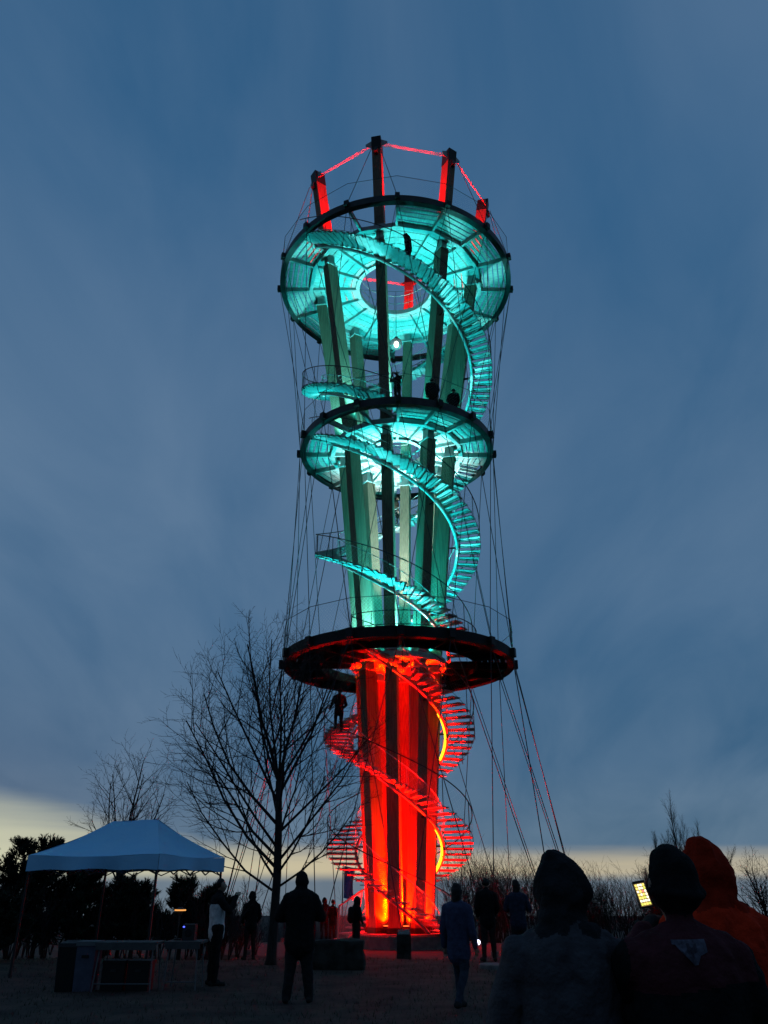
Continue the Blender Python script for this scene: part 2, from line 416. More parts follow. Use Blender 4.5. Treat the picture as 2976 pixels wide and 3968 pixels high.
# lowest platform: annulus with landings between the flights
pf1 = part(tower, 'platform')
h = 10
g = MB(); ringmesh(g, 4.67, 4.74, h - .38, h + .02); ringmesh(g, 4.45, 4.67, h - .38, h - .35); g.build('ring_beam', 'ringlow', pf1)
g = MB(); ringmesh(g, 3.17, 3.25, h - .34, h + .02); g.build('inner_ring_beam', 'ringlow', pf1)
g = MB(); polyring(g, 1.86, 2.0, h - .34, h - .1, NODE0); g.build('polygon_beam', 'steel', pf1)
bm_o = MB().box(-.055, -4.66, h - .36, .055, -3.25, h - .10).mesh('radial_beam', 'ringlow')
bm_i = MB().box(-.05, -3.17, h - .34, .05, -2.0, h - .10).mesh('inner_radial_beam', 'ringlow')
for j in range(16):
    a = NODE0 + j * DN; o = link('radial_beam', bm_o, pf1); o.rotation_euler.z = a
    dg = (math.degrees(a) + 180) % 360 - 180
    if -91 <= dg <= -34 or 89 <= dg <= 146:
        o = link('inner_radial_beam', bm_i, pf1); o.rotation_euler.z = a
g = MB(); cm = math.cos(DN / 2)
for j in range(16):
    mid = math.degrees(NODE0) + 22.5 * (j + .5)
    def addb(d0, d1, lo, hi):
        b = board_mesh(d0, d1, lo - mid, hi - mid, h - .095, h - .045); c, s = math.cos(R(mid)), math.sin(R(mid))
        g.add([(x * c - y * s, x * s + y * c, z) for x, y, z in b.v], b.f)
    for i in range(6): addb((3.22 + 1.48 * i / 6) * cm + .01, (3.22 + 1.48 * (i + 1) / 6) * cm - .01, mid - 11.25, mid + 11.25)
    for lo, hi in clip_ranges(mid - 11.25, mid + 11.25, [(-34, 89), (146, 269)]):
        for i in range(4): addb((1.95 + 1.25 * i / 4) * cm + .01, (1.95 + 1.25 * (i + 1) / 4) * cm - .01, lo, hi)
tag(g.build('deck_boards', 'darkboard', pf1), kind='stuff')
pl = MB(); pl.hexa([tuple(pol(r_, R(t), z)) for z in (h - .30, h - .26) for r_, t in ((.95, -20), (.95, 20), (1.95, 15), (1.95, -15))][0:4][::-1] + [tuple(pol(r_, R(t), h - .26)) for r_, t in ((.95, -20), (.95, 20), (1.95, 15), (1.95, -15))][::-1])
plm = pl.mesh('floor_plate', 'steel')
for k in range(8):
    o = link('floor_plate', plm, pf1); o.rotation_euler.z = A0 + (k + .5) * math.pi / 4
g = MB(); g.tube([(0, 0, 9.70), (0, 0, 9.73)], 1.24, 32); g.build('floor_hatch', 'steel', pf1)  # unseen disc, added to stop the red floods shining up the shaft
nbm = MB().box(-.12, -.16, -.16, .12, .04, .18).mesh('cable_node', 'black')
for j in range(16):
    a = NODE0 + j * DN; o = link('cable_node', nbm, pf1); o.location = pol(4.76, a, h - .18); o.rotation_euler.z = a
g = MB(); g.tube([pol(4.80, NODE0 + j * DN, h + 1.18) for j in range(17)], .013, 5, False)
g.build('top_rope', 'cable', pf1)
g = MB()
for j in range(16):
    a = NODE0 + j * DN; p0 = pol(4.79, a, h); p1 = pol(4.79, a + DN, h); L = (p1 - p0).length; e = (p1 - p0) / L
    for q in range(int((L + 1.15) / .14)):
        s0 = -1.15 + q * .14; x0, x1 = max(s0, 0), min(s0 + 1.15, L)
        if x1 - x0 < .02: continue
        g.tube([p0 + e * x0 + Vector((0, 0, x0 - s0)), p0 + e * x1 + Vector((0, 0, x1 - s0))], .0014, 3, False)
        g.tube([p1 - e * x0 + Vector((0, 0, x0 - s0)), p1 - e * x1 + Vector((0, 0, x1 - s0))], .0014, 3, False)
tag(g.build('safety_net', 'net', pf1), kind='stuff')
g = MB()
for lo, hi in ((-34, 89), (146, 269)):
    n = 16
    for hh in (.55, 1.1): g.tube([pol(3.27, R(lo + (hi - lo) * k / n), h + hh) for k in range(n + 1)], .02, 5, False)
    for k in range(0, n + 1, 2): g.tube([pol(3.27, R(lo + (hi - lo) * k / n), h), pol(3.27, R(lo + (hi - lo) * k / n), h + 1.1)], .016, 5)
g.build('guard_rail', 'black', pf1)

# ---- stairs: two interleaved flights per storey
SEC = {1: (R(56.16), R(79.02), 1.454, 2.091, -.30, 10.0, 1.10), 2: (R(89.15), R(88.77), 2.07, 3.206, 10.0, 20.0, 1.02), 3: (R(3.0), R(91.04), 2.98, 4.911, 20.0, 30.0, 1.0)}
def stair_at(s, off, h):
    a0, k, rb, rt, h0, h1, w = SEC[s]
    hb = {1: 0, 2: 10, 3: 20}[s]; m = (rt - rb) / 10; r_ = rb + m * (h - hb)
    return a0 + off - k * math.log(r_ / rb) / m, r_
NT = 58
ntread = 0
hidden = []
for s in (1, 2, 3):
    a0, k, rb, rt, h0, h1, w = SEC[s]
    for off in (0, math.pi):
        fl = part(tower, 'stair_flight')
        merged = MB()
        rise = (h1 - h0) / NT
        for i in range(NT):
            ht = h0 + (i + 1) * rise
            a, r_ = stair_at(s, off, ht - rise * .5); da = k * rise / r_ * .60
            ri, ro = r_ + .02, r_ + w; g = MB()
            if i == NT - 1 : ht -= .012
            c0, c1 = a + da, a - da      # front (lower) and back edge angles
            def wedge(r0, r1, t0, t1, z0, z1):
                p = [pol(r1, t1, 0), pol(r1, t0, 0), pol(r0, t0, 0), pol(r0, t1, 0)]
                g.hexa([(q.x, q.y, z0) for q in p] + [(q.x, q.y, z1) for q in p])
            wedge(ri, ro, c0, c1, ht - .03, ht)
            wedge(ri + .01, ro - .01, c0 - .01 * 2 / r_, c0 - .035 / r_, ht - .055, ht - .03)     # nosing fold
            wedge(ri + .01, ro - .01, a + .012 / r_, a - .012 / r_, ht - .085, ht - .03)             # middle rib
            hid = s == 1 and math.cos(a) < -.55
            if hid and len(hidden) < 60: hidden.append(1); merged.add(g.v, g.f)
            else: g.build('tread', 'tread', fl); ntread += 1
        if merged.v: tag(merged.build('back_treads', 'tread', fl), kind='stuff')
        hh = np.linspace(h0 + .05, h1, 90)
        g = MB(); pts = []
        for x in hh:
            a, r_ = stair_at(s, off, x); pts.append(pol(r_, a, x - .14))
        g.tube(pts, .075 if s > 1 else .06, 8); g.build('stringer', 'steel', fl, True)
        # outer edge flat, handrails, posts
        g = MB(); pts = []
        for x in hh:
            a, r_ = stair_at(s, off, x); pts.append(pol(r_ + w, a, x + 1.05))
        g.tube(pts, .022, 6); 
        g.tube([p + Vector((0, 0, -.95)) for p in pts], .010, 4)
        g.build('outer_handrail', 'ring', fl, True)
        for q in range(0, NT + 1, 4):
            x = h0 + (q + .6) * rise; a, r_ = stair_at(s, off, min(x, h1)); p = pol(r_ + w, a, x)
            MB().tube([p + Vector((0, 0, -.12)), p + Vector((0, 0, 1.05))], .015, 5).build('rail_post', 'ring', fl)
        g = MB(); pts = []
        for x in hh:
            a, r_ = stair_at(s, off, x); pts.append(pol(r_ + .04, a, x + .95))
        g.tube(pts, .018, 6)
        for q in range(2, NT, 5):
            x = h0 + (q + .6) * rise; a, r_ = stair_at(s, off, x); p = pol(r_ + .04, a, x); g.tube([p + Vector((0, 0, -.12)), p + Vector((0, 0, .95))], .011, 5)
        g.build('inner_handrail', 'steel', fl, True)
        # net infill
        g = MB(); nn = 190
        for rr, zb, zt, st in ((w, .1, 1.03, 1), (.04, .1, .93, 1)):
            P = [(stair_at(s, off, x), x) for x in np.linspace(h0 + .05, h1, nn)]
            for q in range(0, nn - 9, 2):
                for sg in (1, -1):
                    l = []
                    for t_ in range(0, 9, 4):
                        (a, r_), x = P[q + t_]; f_ = t_ / 8 if sg > 0 else 1 - t_ / 8
                        l.append(pol(r_ + rr, a, x + zb + (zt - zb) * f_))
                    g.tube(l, .0013 if s == 1 else .0020, 3, False)
        tag(g.build('rail_net', 'net', fl), kind='stuff')
        # brackets tying the stringer to the columns
        g = MB()
        for x in np.linspace(h0 + .4, h1 - .9, 400):
            a, r_ = stair_at(s, off, x); d = (a - A0 + math.pi / 8) % (math.pi / 4) - math.pi / 8
            if abs(d) < .006 and rcol(x - .14) < r_: g.tube([pol(rcol(x - .14) - .02, a, x - .14), pol(r_, a, x - .14)], .035, 6)
        if g.v: g.build('bracket', 'black', fl)
        if s == 1:   # added glowing strips on the stringer, standing for its floodlit glare
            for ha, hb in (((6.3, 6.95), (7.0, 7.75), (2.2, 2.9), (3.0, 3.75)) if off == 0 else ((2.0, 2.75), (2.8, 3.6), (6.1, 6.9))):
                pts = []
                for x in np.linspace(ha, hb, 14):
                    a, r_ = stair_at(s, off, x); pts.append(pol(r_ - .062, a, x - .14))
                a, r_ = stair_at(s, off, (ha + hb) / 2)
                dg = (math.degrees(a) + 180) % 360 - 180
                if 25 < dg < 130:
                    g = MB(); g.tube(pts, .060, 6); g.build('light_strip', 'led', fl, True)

# entrance balustrade at the foot of the stair
eb = part(tower, 'entrance_balustrade')
P = [Vector((-2.12, -1.94, -.33)), Vector((-2.10, -1.94, 1.0)), Vector((-1.34, -1.00, 1.48)), Vector((-1.52, -1.2, .30))]
g = MB(); g.tube([P[0], P[1], P[2]], .035, 6); g.tube([P[0] + Vector((.0, 0, .06)), P[3]], .03, 6); g.tube([P[2], P[3]], .02, 6); g.build('frame', 'steel', eb)
g = MB()
for i in range(1, 24):
    f0 = i / 24; b = P[0].lerp(P[3], f0); t_ = P[1].lerp(P[2], f0); g.tube([b, t_], .003, 3, False)
    g.tube([P[0].lerp(P[1], f0), P[3].lerp(P[2], f0)], .003, 3, False)
tag(g.build('mesh_panel', 'net', eb), kind='stuff')
for i in range(3):
    z = -.33 + .15 * (i + 1); g = MB(); c = Vector((-1.95 + .17 * i, -1.55 + .22 * i, 0)); g.box(c.x - .1, c.y + .05, z - .04, c.x + .55, c.y + .32, z); g.build('step', 'tread', eb)

# ---- cables
def cable(p, q, rad=.017, m='cable', name='cable', par=tower):
    return MB().tube([p, q], rad, 5, False).build(name, m, par)
ROs = {10: 4.78, 20: 4.53, 30: 6.04}
for j in range(16):
    a = NODE0 + j * DN
    # column heads to the top ring: each node to its nearest column
    kcol = round((a - A0) / (math.pi / 4)); ac = A0 + kcol * math.pi / 4
    cable(pol(5.22, ac + (.04 if a > ac else -.04), 34.2), pol(6.02, a, 29.95), .016)
    for (h0, h1) in ((30, 20), (20, 10)):
        for d in (-1, 1): cable(pol(ROs[h0], a, h0 - .25), pol(ROs[h1], a + d * DN, h1 + .05), .015)
    for d in (-1, 1):
        q = pol(6.65, a + d * DN, 0); cable(pol(ROs[10], a, 9.75), Vector((q.x, q.y, gz(q.x, q.y) + .1)), .016)
    q = pol(6.65, a, 0); z = gz(q.x, q.y)
    MB().box(q.x - .1, q.y - .1, z - .05, q.x + .1, q.y + .1, z + .16).build('ground_anchor', 'concrete', tower)
for k in range(8):
    a, b = A0 + k * math.pi / 4, A0 + (k + 1) * math.pi / 4
    for dz in (-.06, .0, .06, .12):
        cable(pol(5.02, a + .048, 34.62 + dz), pol(5.02, b - .048, 34.62 + dz), .008, 'steel', 'head_cable')
    # webs fanning from the head
    for aa, s in ((a, 1), (b, -1)):
        g = MB(); p = [pol(5.02, aa + s * .046, 34.47), pol(5.02, aa + s * .046, 34.83), pol(5.02, aa + s * .11, 34.66)]
        q = [x * 1.004 for x in p]; g.add(p + q, [(0, 1, 2), (5, 4, 3), (0, 3, 4, 1), (1, 4, 5, 2), (2, 5, 3, 0)]); g.build('head_web', 'steel', tower)

# ---- globe lamp hanging in the shaft
gl = empty('globe_lamp', (.03, 0, 26.27), label='glowing glass globe lamp hanging inside the upper tower', cat='lamp')
def sphere(rad, nu=24, nv=14, sz=1.0):
    g = MB(); 
    for i in range(nv + 1):
        t = math.pi * i / nv
        for k in range(nu):
            p = 2 * math.pi * k / nu; g.v.append((rad * math.sin(t) * math.cos(p), rad * math.sin(t) * math.sin(p), rad * sz * math.cos(t)))
    for i in range(nv):
        for k in range(nu):
            a = i * nu + k; b = i * nu + (k + 1) % nu; g.f.append((a, a + nu, b + nu, b))
    return g
sphere(.31).build('globe', 'glass', gl, True)
o = sphere(.085, 12, 8, 1.6).build('bulb', 'bulb', gl, True); o.location = (0, -.02, -.05)
g = MB(); g.tube([(0, 0, .29), (0, 0, .40)], .09, 10); g.tube([(0, 0, .4), (0, 0, 3.4)], .012, 5); g.tube([(-1.95, 0, 3.55), (0, 0, 3.4), (1.95, 0, 3.55)], .012, 5)
g.build('suspension', 'cable', gl)

# ---- floodlights: fixture + lamp, plus added lamps without a fixture
fixm = {}
def flood(pos, direction, power, color, size, blend, lens, fixture=True, radius=.06):
    if fixture:
        fx = MB().box(-.11, -.06, -.07, .11, .06, .05).build('floodlight', 'black', tower)
        fx.location = pos; fx.rotation_euler = Vector(direction).to_track_quat('Z', 'Y').to_euler()
        l = MB().box(-.095, -.05, .051, .095, .05, .056).build('lens', lens, fx)
    li = bpy.data.lights.new('flood_lamp', 'SPOT'); li.energy = power; li.color = color; li.spot_size = R(size); li.spot_blend = blend; li.shadow_soft_size = radius
    lo = bpy.data.objects.new('flood_lamp', li); col.objects.link(lo); lo.location = Vector(pos) + Vector(direction).normalized() * .09
    lo.rotation_euler = (-Vector(direction)).to_track_quat('Z', 'Y').to_euler(); lo.parent = tower
    return lo
RED = (1, .0012, .0); CYAN = (.01, .82, .83)
for k in range(8):
    ag = A0 + (k + .5) * math.pi / 4; e = Vector((math.sin(ag), -math.cos(ag), 0)); up = Vector((0, 0, 1))
    flood(pol(.92, ag, .30), up + e * .06, 60000, RED, 40, .7, 'lens_red')
    flood(pol(.92, ag, .30), up + e * .10, 15000, RED, 112, .5, 'lens_red', False)
    et_ = Vector((math.cos(ag), math.sin(ag), 0))
    flood(pol(.80, ag, .30), up - et_ * .10 + e * .05, 10000, (1, .25, .0), 16, .8, 'lens_red', False)  # added amber lamp, stands for overexposed red on the column sides
    flood(pol(1.32, ag, 9.92), up + e * .11, 2500, CYAN, 104, 1.0, 'lens_cyan')
    flood(pol(1.32, ag, 9.92), up + e * .09, 4500, CYAN, 26, .9, 'lens_cyan', False)
    flood(pol(1.40, ag, 9.92), up - et_ * .34 + e * .08, 4200, (.22, .95, .90), 38, .9, 'lens_cyan', False)  # added lamp for the pale hot spot at the column foot
    flood(pol(2.18, ag, 20.12), up + e * .16, 1500, CYAN, 106, 1.0, 'lens_cyan')
    flood(pol(2.18, ag, 20.12), up + e * .14, 2300, CYAN, 24, .9, 'lens_cyan', False)
    flood(pol(2.35, ag, 20.12), up - et_ * .42 + e * .10, 3600, (.18, .95, .90), 38, .9, 'lens_cyan', False)  # added hot-spot lamp, same for the upper storey
    flood(pol(3.7, ag, 30.1), up + e * .22, 9000, RED, 110, .8, 'lens_red')
# white work light in the middle storey
flood((0, -.1, 10.0), (0.03, .14, 1), 13000, (.95, 1, .97), 46, .8, 'lens_white')
# added bare point lamps imitating red flood spill on ground and stairs
for k in range(8):
    ag = A0 + (k + .5) * math.pi / 4
    li = bpy.data.lights.new('flood_spill', 'POINT'); li.energy = 34; li.color = RED; li.shadow_soft_size = .1
    lo = bpy.data.objects.new('flood_spill', li); col.objects.link(lo); lo.location = pol(1.5, ag, .42); lo.parent = tower

# ------------------------------------------------------------------ trees
def grow(g, p, d, length, rad, level, rng, spec, lim=None):
    n = spec['seg'][level]; pts = [Vector(p)]; rads = [rad]; d = Vector(d).normalized()
    end = spec['taper'][level]
    kids = []
    for i in range(n):
        w = spec['wob'][level]
        d = (d + Vector((rng.uniform(-w, w), rng.uniform(-w, w), rng.uniform(-w, w) + spec['up'][level]))).normalized()
        pts.append(pts[-1] + d * (length / n)); rads.append(rad * (1 - (1 - end) * (i + 1) / n))
        kids.append((i + 1, d.copy()))
    g[min(level, len(g) - 1)].tube(pts, rads, spec['sides'][level], False)
    if level + 1 >= len(spec['seg']): return
    nk = spec['kids'][level]
    for q in range(nk):
        t = spec['from'][level] + (1 - spec['from'][level]) * (q + rng.uniform(.1, .9)) / nk
        f = t * n; i = min(int(f), n - 1); pp = pts[i].lerp(pts[i + 1], f - i); dd = kids[i][1]
        ax = dd.orthogonal().normalized(); ax.rotate(Matrix.Rotation(q * 2.4 + rng.uniform(-.6, .6), 3, dd))
        ang = R(rng.uniform(*spec['ang'][level])); nd = dd * math.cos(ang) + ax * math.sin(ang)
        if spec.get('flatten'): nd.z = nd.z * (1 - spec['flatten']) + abs(nd.z) * spec['flatten']
        l = length * rng.uniform(*spec['len'][level]) * (1 - spec['tipshort'][level] * t)
        rr = rads[i] * spec['rk'][level]
        grow(g, pp, nd, l, max(rr, spec['rmin']), level + 1, rng, spec)
TW = dict(seg=[4, 4, 3, 2], taper=[.35, .3, .35, .4], wob=[.13, .16, .2, .2], up=[.13, .09, .06, .03], sides=[5, 4, 3, 3], kids=[9, 6, 4], **{'from': [.18, .15, .2]},
          ang=[(28, 48), (28, 52), (25, 55)], len=[(.38, .62), (.38, .62), (.3, .6)], tipshort=[.35, .3, .2], rk=[.55, .55, .6], rmin=.0045, flatten=.5)
def bare_tree(name, base, trunk, limbs, seed, label, spec=TW, tr=(.105, .078), cat='tree', m=('bark', 'twig'), group=None):
    rng = random.Random(seed); root = empty(name, base, label=label, cat=cat, group=group)
    g = MB(); rr = [tr[0] * 1.55, tr[0] * 1.12] + list(np.linspace(tr[0], tr[1], len(trunk) - 2)); g.tube(trunk, rr, 10); g.build('trunk', m[0], root, True)
    crown = MB()
    for (h, azd, el, L, rad) in limbs:
        i = max(j for j in range(len(trunk)) if trunk[j][2] <= h); i = min(i, len(trunk) - 2)
        t = (h - trunk[i][2]) / (trunk[i + 1][2] - trunk[i][2]); p = Vector(trunk[i]).lerp(Vector(trunk[i + 1]), min(t, 1))
        az_ = R(azd); d = Vector((math.sin(az_) * math.cos(R(el)), -math.cos(az_) * math.cos(R(el)), math.sin(R(el))))
        lg = MB(); grow([lg, crown], p, d, L, rad, 0, rng, spec); lg.build('limb', m[1], root, True)
    tag(crown.build('crown', m[1], root), kind='stuff')
    return root
# main tree in front of the tower's left side
rngm = random.Random(21)
trunk = [(0, 0, -.1), (.02, 0, .12), (.03, .0, .8), (.05, 0, 1.8), (.02, .0, 2.9), (-.04, .02, 3.95)]
limbs = [(3.95, -70, 74, 3.5, 0.050), (3.9, 60, 76, 3.2, 0.047), (3.9, 180, 72, 3.2, 0.040), (3.9, -120, 66, 3.1, 0.036), (3.6, 90, 55, 3.4, 0.042), (3.4, -70, 50, 3.6, 0.040), (3.2, 20, 52, 3.0, 0.036), (3.85, -20, 62, 3.6, 0.036), (3.9, 110, 62, 3.9, 0.036),
         (2.9, -100, 42, 4.0, 0.043), (2.75, 100, 40, 3.0, 0.036), (2.6, 160, 45, 3.0, 0.032), (2.4, -60, 40, 3.6, 0.036), (2.2, -110, 36, 4.0, 0.040), (2.1, 75, 38, 3.2, 0.036), (1.95, -85, 34, 4.2, 0.043), (1.85, 45, 36, 2.9, 0.032), (1.7, -140, 36, 3.0, 0.032), (1.55, 95, 30, 2.6, 0.030), (1.45, -95, 26, 3.6, 0.032), (3.0, -150, 50, 3.4, 0.036)]
bare_tree('bare_tree', (-3.05, -11.3, gz(-3.05, -11.3)), trunk, limbs, 4, 'large leafless tree with wide spreading branches left of the tower')
# smaller tree behind the tent
trunk2 = [(0, 0, -.1), (0, 0, .1), (.05, 0, .9), (.0, 0, 1.7), (.05, 0, 2.3)]
limbs2 = [(2.25, 170, 84, 3.4, .045), (2.2, -80, 66, 2.9, .038), (2.1, 80, 64, 2.8, .038), (2.0, -95, 52, 2.3, .03), (2.0, 100, 48, 2.3, .03), (1.8, 20, 60, 2.8, .035), (1.9, -60, 74, 3.4, .035), (1.9, 60, 76, 3.4, .035)]
SP2 = dict(TW); SP2.update(kids=[8, 5, 3])
bare_tree('young_tree', (-9.0, -4.4, gz(-9, -4.4)), trunk2, limbs2, 9, 'slender leafless young tree rising behind the tent', spec=SP2, tr=(.08, .06))
# poplars on the right, far off
SPP = dict(TW); SPP.update(ang=[(14, 26), (14, 30), (20, 40)], up=[.16, .16, .1, .05], kids=[22, 10, 4], len=[(.2, .32), (.4, .6), (.4, .6)])
for i, (x, y, top, lab) in enumerate(((18.1, 28.6, 4.0, 'bushy leafless poplar left of its taller twin, beyond the crowd'), (20.0, 28.6, 6.1, 'tallest leafless poplar, rising above the man in the beanie'), (22.0, 29.5, 4.6, 'leafless poplar with open top behind the red hood'))):
    z = gz(x, y); H = top - z
    tk = [(0, 0, -.1), (0, 0, .1), (0.03, 0, H * .2), (.05, 0, H * .35)]
    lm = [(H * .35, 40, 88, H * .68, .07)] + [(H * rngm.uniform(.12, .34), rngm.uniform(0, 360), rngm.uniform(62, 76), H * rngm.uniform(.4, .62), .04) for q in range(9)]
    bare_tree('poplar_tree', (x, y, z), tk, lm, 30 + i, lab, spec=SPP, tr=(.13, .09), m=('bark2', 'bark2'), group='poplars beyond the crowd')
# shrub tree at the right edge
limbs4 = [(rngm.uniform(.3, .9), rngm.uniform(0, 360), rngm.uniform(45, 80), rngm.uniform(1.4, 2.0), .03) for q in range(14)]
bare_tree('leafless_shrub', (12.6, -1.4, gz(12.6, -1.4)), [(0, 0, -.1), (0, 0, .05), (0, 0, .5), (0, 0, 1.0)], limbs4, 51, 'dense leafless shrub at the right edge of the clearing', spec=SP2, tr=(.07, .05), cat='shrub')
limbs5 = [(rngm.uniform(.3, .9), rngm.uniform(0, 360), rngm.uniform(45, 80), rngm.uniform(1.6, 2.4), .03) for q in range(12)]
bare_tree('leafless_shrub', (10.6, 2.4, gz(10.6, 2.4)), [(0, 0, -.1), (0, 0, .05), (0, 0, .5), (0, 0, 1.0)], limbs5, 52, 'low leafless shrub half hidden behind the red hood', spec=SP2, tr=(.06, .05), cat='shrub')
# bare thickets that read as one mass
SPT = dict(seg=[3, 2, 2], taper=[.4, .4, .4], wob=[.12, .16, .2], up=[.08, .05, .03], sides=[3, 3, 3], kids=[7, 4], **{'from': [.25, .2]}, ang=[(18, 40), (20, 45)], len=[(.3, .55), (.35, .6)], tipshort=[.3, .2], rk=[.6, .6], rmin=.006, flatten=.5)
def thicket(name, label, n, f, seed, m='twig'):
    rng = random.Random(seed); g = MB()
    for i in range(n):
        x, y, L = f(rng); z = gz(x, y) - .05
        for q in range(rng.randint(2, 4)):
            a = rng.uniform(0, 6.28); t = rng.uniform(.05, .38)
            grow([g], Vector((x, y, z)), Vector((math.sin(a) * t, math.cos(a) * t, 1)), L * rng.uniform(.7, 1.05), .02, 0, rng, SPT)
    tag(g.build(name, m), label, 'thicket', kind='stuff')
thicket('bare_thicket', 'grey leafless thicket behind the people right of the tower', 150, lambda r: ((lambda x: (x, r.uniform(6, 12), max(1.6, 3.5 - .14 * max(0, x - 5))))(r.uniform(2.5, 13))), 61)
thicket('bare_thicket', 'faint leafless scrub low behind the tree and the guy cables', 110, lambda r: (r.uniform(-12, 0), r.uniform(14, 26), r.uniform(1.9, 2.9)), 62, 'bark2')
thicket('bare_thicket', 'dark leafless scrub under and behind the tent', 60, lambda r: (r.uniform(-12, -4.4), r.uniform(-9.5, -4), r.uniform(1.0, 1.7)), 63)

# pines on the left
def pine(base, H, W, seed, label, group):
    rng = random.Random(seed); root = empty('pine_tree', base, label=label, cat='pine', group=group)
    tg = MB(); tg.tube([(0, 0, -.1), (.02, .01, H * .5), (0, 0, H * .92)], [.07, .05, .02], 6); tg.build('trunk', 'bark', root)
    ng = MB()
    def shoot(p, d, L):
        d = d.normalized(); u = d.orthogonal().normalized(); v = d.cross(u); nn = int(26 * L / .25)
        ng.tube([p, p + d * L], [.012, .006], 3, False)
        for i in range(nn):
            t = rng.random(); q = p + d * (L * t); a = rng.uniform(0, 6.28); o = u * math.cos(a) + v * math.sin(a)
            tip = q + (o * .75 + d * .8).normalized() * rng.uniform(.06, .11); s_ = d.cross(o) * .012
            ng.add([q - s_, q + s_, tip], [(0, 1, 2)])
    nb = int(H * 40)
    for i in range(nb):
        t = rng.random() ** .8; z = H * (.12 + .82 * t); a = rng.uniform(0, 6.28); L = W * (1 - .72 * t) * rng.uniform(.6, 1.1)
        p = Vector((0, 0, z)); d = Vector((math.cos(a), math.sin(a), rng.uniform(.1, .55))).normalized(); e = p + d * L
        tg2 = ng.tube([p, e], [.018, .008], 3, False)
        for q in range(int(8 + L * 14)):
            f = rng.uniform(.3, 1); pp = p.lerp(e, f); dd = (d * rng.uniform(.2, .8) + Vector((rng.uniform(-.6, .6), rng.uniform(-.6, .6), rng.uniform(.3, 1.2))))
            shoot(pp, dd, rng.uniform(.14, .26))
    shoot(Vector((0, 0, H * .82)), Vector((.05, 0, 1)), .3 * H * .3 + .2)
    for q in range(5):
        shoot(Vector((0, 0, H * .88)), Vector((rng.uniform(-.7, .7), rng.uniform(-.7, .7), 1)), .26)
    tag(ng.build('crown', 'needle', root), kind='stuff')
for i, (x, y, H, W, lab) in enumerate(((-11.9, -7.6, 2.75, 1.1, 'dark pine cut by the left edge of the picture'), (-10.9, -7.2, 3.0, 1.1, 'tall dark pine left of the tent, second from the edge'), (-10.05, -7.5, 2.95, 1.0, 'dark pine touching the left corner of the tent roof'), (-9.2, -7.3, 2.2, 1.1, 'dark pine hidden behind the left half of the tent'),
        (-7.9, -7.0, 1.95, 1.2, 'low dark pine under the middle of the tent'), (-6.1, -7.4, 2.0, .9, 'dark pine right of the tent pole'), (-5.4, -7.0, 1.75, .8, 'small dark pine behind the person in the pale jacket'), (-12.4, -11.5, 1.5, 1.2, 'low pine bush at the lower left edge'), (-9.8, -10.2, 1.3, 1.0, 'low pine bush left of the tent table'), (-8.55, -7.9, 2.05, 1.2, 'dark pine bush under the left third of the tent roof'), (-7.2, -8.1, 1.75, 1.1, 'dark pine bush left of the front tent pole'))):
    pine((x, y, gz(x, y)), H, W, 70 + i, lab, 'pines around the tent')

# ------------------------------------------------------------------ tent
u = Vector((-.955, .297, 0)); v = Vector((.297, .955, 0)); c0 = Vector((-4.85, -14.9, 0)); LL, WW = 3.12, 2.65
tent = empty('pavilion_tent', (c0.x, c0.y, gz(c0.x, c0.y)), label='pale blue folding pavilion tent with ridge roof beside the bare tree', cat='tent')
C4 = [Vector((0, 0, 0)), u * LL, u * LL + v * WW, v * WW]
ZE, ZP, ZV = 2.19, 2.93, 1.90
ctr = u * LL / 2 + v * WW / 2; rp = [ctr - u * .57 + Vector((0, 0, ZP)), ctr + u * .57 + Vector((0, 0, ZP - .02))]
def roof_panel(a, b, q, p):  # eave a-b, ridge p-q with slight sag
    g = MB(); n = 12; mth = 8
    for j in range(mth + 1):
        t = j / mth
        for i in range(n + 1):
            s_ = i / n; lo = a.lerp(b, s_); hi = p.lerp(q, s_); x = lo.lerp(hi, t)
            x = x + Vector((0, 0, -.10 * math.sin(math.pi * t) * (.55 + .45 * math.sin(math.pi * s_)) - .035 * math.sin(math.pi * s_) * (1 - t) + .008 * math.sin(9 * s_ + 5 * t)))
            g.v.append(tuple(x))
    for j in range(mth):
        for i in range(n):
            k = j * (n + 1) + i; g.f.append((k, k + 1, k + n + 2, k + n + 1))
    return g
E4 = [c + Vector((0, 0, ZE)) for c in C4]
for a, b, p, q in ((E4[0], E4[1], rp[0], rp[1]), (E4[1], E4[2], rp[1], rp[1]), (E4[2], E4[3], rp[1], rp[0]), (E4[3], E4[0], rp[0], rp[0])):
    roof_panel(a, b, q, p).build('roof_panel', 'tent', tent, True)
for i in range(4):
    a, b = C4[i], C4[(i + 1) % 4]; g = MB(); n = 22; out = (a + b) / 2 - ctr; out.normalize()
    for j, z in enumerate((ZE, (ZE + ZV) / 2, ZV)):
        for k in range(n + 1):
            t = k / n; p = a.lerp(b, t); sag = -.035 * math.sin(math.pi * t) + ((.055 * math.sin(math.pi * t) + .012 * math.sin(17 * t + i)) if j == 2 else 0)
            p = p + out * (.006 + .022 * j * math.sin(t * 13 + i * 2) * math.sin(math.pi * t)); g.v.append((p.x, p.y, z + sag))
    for j in range(2):
        for k in range(n):
            q = j * (n + 1) + k; g.f.append((q, q + 1, q + n + 2, q + n + 1))
    g.build('valance', 'tent', tent, True)
for c in C4:
    q = c + (ctr - c).normalized() * .06
    MB().box(q.x - .022, q.y - .022, 0, q.x + .022, q.y + .022, ZE - .04).build('leg', 'tentpole', tent)
